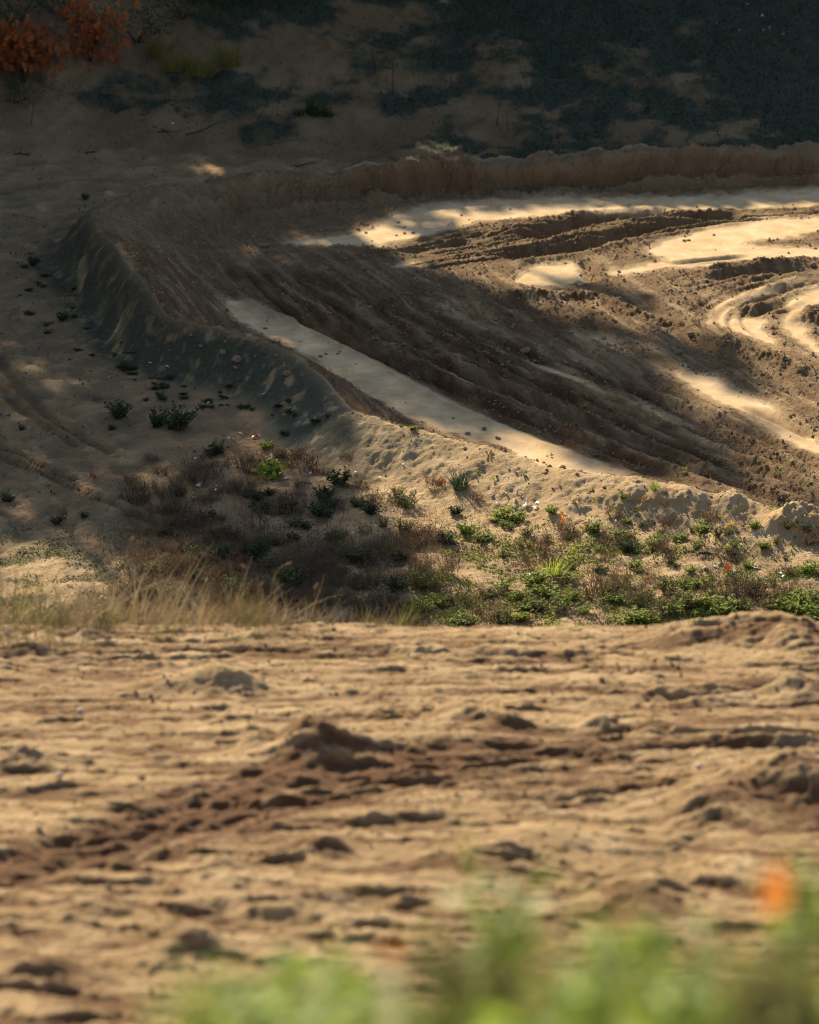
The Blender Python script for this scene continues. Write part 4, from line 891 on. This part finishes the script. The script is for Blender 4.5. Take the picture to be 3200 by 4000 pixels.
for (u, vt, d, rp, n, ln, lab, lm) in [
    (1055, 1815, 11.5, 48, 60, .085, 'tall upright green weed rising over the middle of the bank', 'near'), (960, 1835, 12.5, 45, 26, .06, 'small dull green weed beside the tall upright one', 'olive'),
    (1280, 1820, 12.0, 24, 22, .05, 'slim dull green sprig standing alone on the bank', 'olive'), (1705, 1820, 10.5, 55, 50, .075, 'green weed at the right edge behind the orange leaf', 'near'),
    (1430, 1925, 10.0, 110, 60, .075, 'broad bright green weed at the right of the bank', 'near'), (1250, 1985, 9.5, 110, 60, .070, 'broad green weed in the middle of the bank', 'near'),
    (1580, 1985, 9.5, 100, 50, .065, 'pale green weed under the orange leaf', 'olive'), (600, 2020, 10.5, 110, 60, .065, 'green weed at the left part of the bank', 'near'),
    (440, 2060, 10.5, 100, 50, .060, 'green weed at the left end of the bank', 'near'), (720, 2010, 10.0, 70, 30, .065, 'green weed left of the pale stalk', 'near'),
    (940, 2000, 9.8, 80, 40, .065, 'olive weed right of the pale stalk', 'olive'), (1060, 1960, 10.2, 70, 30, .060, 'mixed green weed below the tall upright one', 'olive'),
    (1110, 2070, 9.0, 110, 50, .070, 'dense low weed near the middle of the lower edge', 'near'), (1400, 2070, 9.0, 130, 60, .070, 'dense low weed at the right of the lower edge', 'near'),
    (1660, 2060, 9.0, 100, 50, .070, 'dense low weed in the lower right corner', 'olive'), (820, 2085, 9.4, 90, 40, .065, 'low weed around the foot of the pale stalk', 'near'), (600, 2100, 9.4, 120, 50, .065, 'low weed in the lower left of the bank', 'near'),
    (1190, 1950, 10.8, 60, 20, .055, 'brownish weed between the two broad green weeds', 'dry'), (1500, 1900, 11.0, 60, 18, .05, 'brown weed left of the orange leaf', 'dry')]:
    bank_weed(u, vt, d, rp, n, ln, lab, lm)
def bank_point(u, v, d): r = ray(u, v) * (d / ray(u, v)[1]); return np.array([r[0], d, r[2] + CAM_Z])
mb = MB(); a = bank_point(820, 2035, 8.8); b = bank_point(822, 2170, 8.8); zb = float(interp(Z, b[0], b[1])); tube(mb, [(b[0], b[1], zb - .05), (b[0] + .002, b[1], (zb + a[2]) / 2), a], .030, .022, 8)
tag(mb.build('pale_stalk', M['pstalk']), 'thick pale dry stalk standing upright at the lower edge', 'stalk')
def held_leaf(u, v, d, ln, mn, label, st_u):
    q = bank_point(u, v, d); root = empty('autumn_leaf_plant', (q[0], q[1], float(interp(Z, q[0], q[1])))); o_ = np.array(root.location); lv = MB(); st = MB()
    leaf_batch(lv, [q - o_ - np.array([0, 0, ln * .45])], [.6], [1.45], [ln], [ln * .5], .05, roll=1.2); tube(st, [(0, 0, -.03), (.01, 0, (q[2] - o_[2]) * .5), q - o_ - np.array([0, 0, ln * .4])], .004, .003, 4)
    st.build('stem', M['stem'], root); lv.build('leaf', M[mn], root); return tag(root, label, 'plant', None)
held_leaf(1625, 1880, 9.6, .19, 'orange', 'vivid orange autumn leaf held up over the green bank weeds', 0); held_leaf(1310, 1925, 10.2, .13, 'seed', 'faded tan leaf between the broad green weeds', 0); held_leaf(820, 2010, 10.2, .09, 'red', 'small dull red leaf above the pale stalk', 0)

# ------------------------------------------------------------------ tall trees on the hill beyond the frame; their crowns shade the bend
TREES = [(-11.6,109),(3.2,110),(-18,106),(-24,103),(-30,110),(-23,115),(-14,117),(11,112),(4.5,120),(-18.5,95),(-20,85),(-26,93),(-17.5,76),(-35,101),(18,113),(-29,101)]
TR = []
for x, y in TREES:
    zb = float(interp(Z, x, y)); H = random.uniform(23, 28); rx = 6.2 if y in (109, 110, 117, 120) else 4.8; TR.append((x, y, zb, H, rx, .37 * H, zb + .60 * H))
LITP = [([(-60,740),(120,760),(360,1000),(360,1110),(-60,1000)], .22), ([(180,385),(620,350),(800,360),(640,460),(420,520),(250,520)], .10), ([(280,950),(700,960),(860,1100),(860,1180),(640,1120),(290,1090)], .30), ([(570,506),(660,474),(780,446),(870,414),(1000,396),(1150,392),(1400,394),(1480,392),(1800,382),(1800,960),(1660,860),(1570,792),(1490,722),(1380,716),(1280,692),(1180,656),(1030,622),(960,585),(870,562),(790,540),(690,526)], 1),
 ([(1375,768),(1480,788),(1590,830),(1800,960),(1800,1100),(1600,1050),(1450,1014),(1330,1000),(1450,980),(1540,960),(1490,900),(1410,830)], .95),
 ([(755,372),(900,366),(1060,368),(1075,412),(900,410),(790,414)], 1), ([(435,420),(540,412),(620,440),(600,470),(450,466)], 1), ([(385,338),(515,328),(525,366),(400,374)], 1), ([(845,294),(1005,290),(1015,332),(855,334)], 1), ([(1150,278),(1260,278),(1260,308),(1160,308)], 1),
 ([(480,248),(600,255),(660,292),(540,296)], .9), ([(690,310),(765,322),(730,336)], .7), ([(330,150),(520,165),(480,180),(350,172)], .2), ([(1500,200),(1620,230),(1500,250)], .2),
 ([(728,872),(760,864),(830,886),(920,908),(1000,928),(1022,905),(1045,898),(1100,918),(1200,956),(1330,1000),(1500,1020),(1800,1075),(1800,1450),(900,1450),(885,1300),(850,1200),(820,1130),(770,1080),(715,1030),(700,960)], 1),
 ([(-60,965),(100,985),(250,980),(295,1010),(275,1085),(200,1125),(60,1110),(-60,1090)], .6), ([(480,900),(560,905),(650,930),(660,1010),(560,1020),(450,980)], .75), ([(300,960),(450,960),(480,1050),(320,1050)], .35), ([(-60,1140),(380,1150),(560,1240),(660,1450),(-60,1450)], 1),
 ([(80,775),(195,790),(195,835),(90,835)], .5), ([(430,728),(560,722),(640,770),(560,795),(450,772)], .4), ([(1175,702),(1335,710),(1295,724),(1190,717)], .9), ([(1040,650),(1240,620),(1335,650),(1250,685),(1100,685)], .55), ([(780,543),(885,546),(865,566),(790,562)], .9), ([(0,880),(120,900),(60,930)], .3), ([(1240,726),(1420,740),(1490,772),(1300,752)], .7), ([(1450,850),(1640,888),(1720,935),(1540,892)], .8), ([(980,570),(1080,600),(1180,640),(1080,630)], .6), ([(900,660),(1020,672),(1000,690),(900,680)], .5), ([(1600,740),(1800,760),(1800,1090),(1640,1050),(1560,960),(1640,900),(1560,820)], .96), ([(560,500),(640,490),(620,520),(560,520)], .5), ([(700,322),(840,318),(830,332),(720,340)], .5), ([(780,420),(860,410),(840,440),(760,450)], .8)]
DARKP = [[(1125,583),(1230,588),(1405,620),(1395,642),(1250,612),(1140,602)], [(850,438),(905,452),(965,502),(900,492),(850,462)], [(620,462),(720,468),(745,492),(640,492)], [(1520,405),(1800,398),(1800,418),(1600,416)]]
sx, sy = np.meshgrid(np.arange(-17, 15, .34), np.arange(52, 113, .66)); sx = sx.ravel() + rng.uniform(-.2, .2, sx.size); sy = sy.ravel() + rng.uniform(-.4, .4, sy.size)
gz = interp(Z, sx, sy); U_, V_, _d = project(np.stack([sx, sy, gz], -1))
lit = np.zeros(len(sx))
for P, a in LITP: lit = np.maximum(lit, a * in_poly(U_, V_, P))
for P in DARKP: lit = np.where(in_poly(U_, V_, P), .15, lit)
lit = np.maximum(lit, (U_ > 1800) * (V_ > 380) * 1.0)
lit = np.maximum(lit, np.where(V_ < 480, .0, .04)); lit = np.where((V_ < 285) & (V_ > 90) & (fbm(sx * .25 + 4, sy * .5, 3) > .38), .6, lit)
k2 = (V_ < 490) & (lit < .1); sx = np.concatenate([sx, sx[k2] + rng.uniform(-.2, .2, k2.sum())]); sy = np.concatenate([sy, sy[k2] + rng.uniform(-.4, .4, k2.sum())]); gz = np.concatenate([gz, gz[k2]]); lit = np.concatenate([lit, lit[k2]])
keep = rng.random(len(sx)) > lit
leafP = [[] for _ in TR]; ts = np.arange(8, 95, 1.2)
for x, y, z in zip(sx[keep], sy[keep], gz[keep]):
    Q = np.array([x, y, z]) + ts[:, None] * L
    best = []; mn = (9, None, None)
    pu, pv, pd = project(Q); ok = (pv < -140) | (pu < -140) | (pu > 1865)
    for i, (tx, ty, zb, H, rx, rz, zc) in enumerate(TR):
        e = ((Q[:, 0] - tx) / rx) ** 2 + ((Q[:, 1] - ty) / rx) ** 2 + ((Q[:, 2] - zc) / rz) ** 2; e[~ok] = 99
        k = np.nonzero(e < 1.1)[0]; best += [(i, j) for j in k]
        j = int(np.argmin(e))
        if e[j] < mn[0]: mn = (e[j], i, j)
    if best: i, j = random.choice(best)
    elif mn[0] < 4.0: i, j = mn[1], mn[2]
    else: continue
    leafP[i].append(Q[j])
print('shade samples', keep.sum(), 'placed', sum(len(q) for q in leafP))
for i, (tx, ty, zb, H, rx, rz, zc) in enumerate(TR):
    root = empty('oak_tree', (tx, ty, zb)); o_ = np.array([tx, ty, zb]); tk = MB(); cr = MB(); bl = MB()
    W_ = wander((0, 0, -.3), (0, 0, 1), H * .93, 8, .03); tube(tk, W_, .34, .05, 8)
    C = np.array(leafP[i]) - o_ if leafP[i] else np.array([[0, 0, H * .7]])
    for k in range(0, len(C), max(1, len(C) // 26)):
        h0 = np.clip(C[k][2] * .80, 2, H * .85); j = min(7, int(h0 / (H * .93) * 8)); tube(bl, wander(W_[j], C[k] - W_[j], np.linalg.norm(C[k] - W_[j]), 4, .05), .07, .015, 5)
    n = 11; P = np.repeat(C, n, 0) + rng.normal(0, .21, (len(C) * n, 3)); m = len(P)
    leaf_batch(cr, P, rng.uniform(0, 6.28, m), rng.uniform(-.9, .9, m), rng.uniform(.42, .62, m), rng.uniform(.26, .36, m), .2)
    tk.build('trunk', M['bark'], root); bl.build('limbs', M['bark'], root); cr.build('crown', M['crown'], root)
    tag(root, 'tall oak on the hill beyond the bend', 'tree', 'tall oaks shading the bend')
for o in [o for o in COL.objects if o.parent is None and o.type in ('MESH', 'EMPTY') and 'category' not in o and 'kind' not in o]:
    for c in list(o.children): bpy.data.objects.remove(c)
    bpy.data.objects.remove(o)
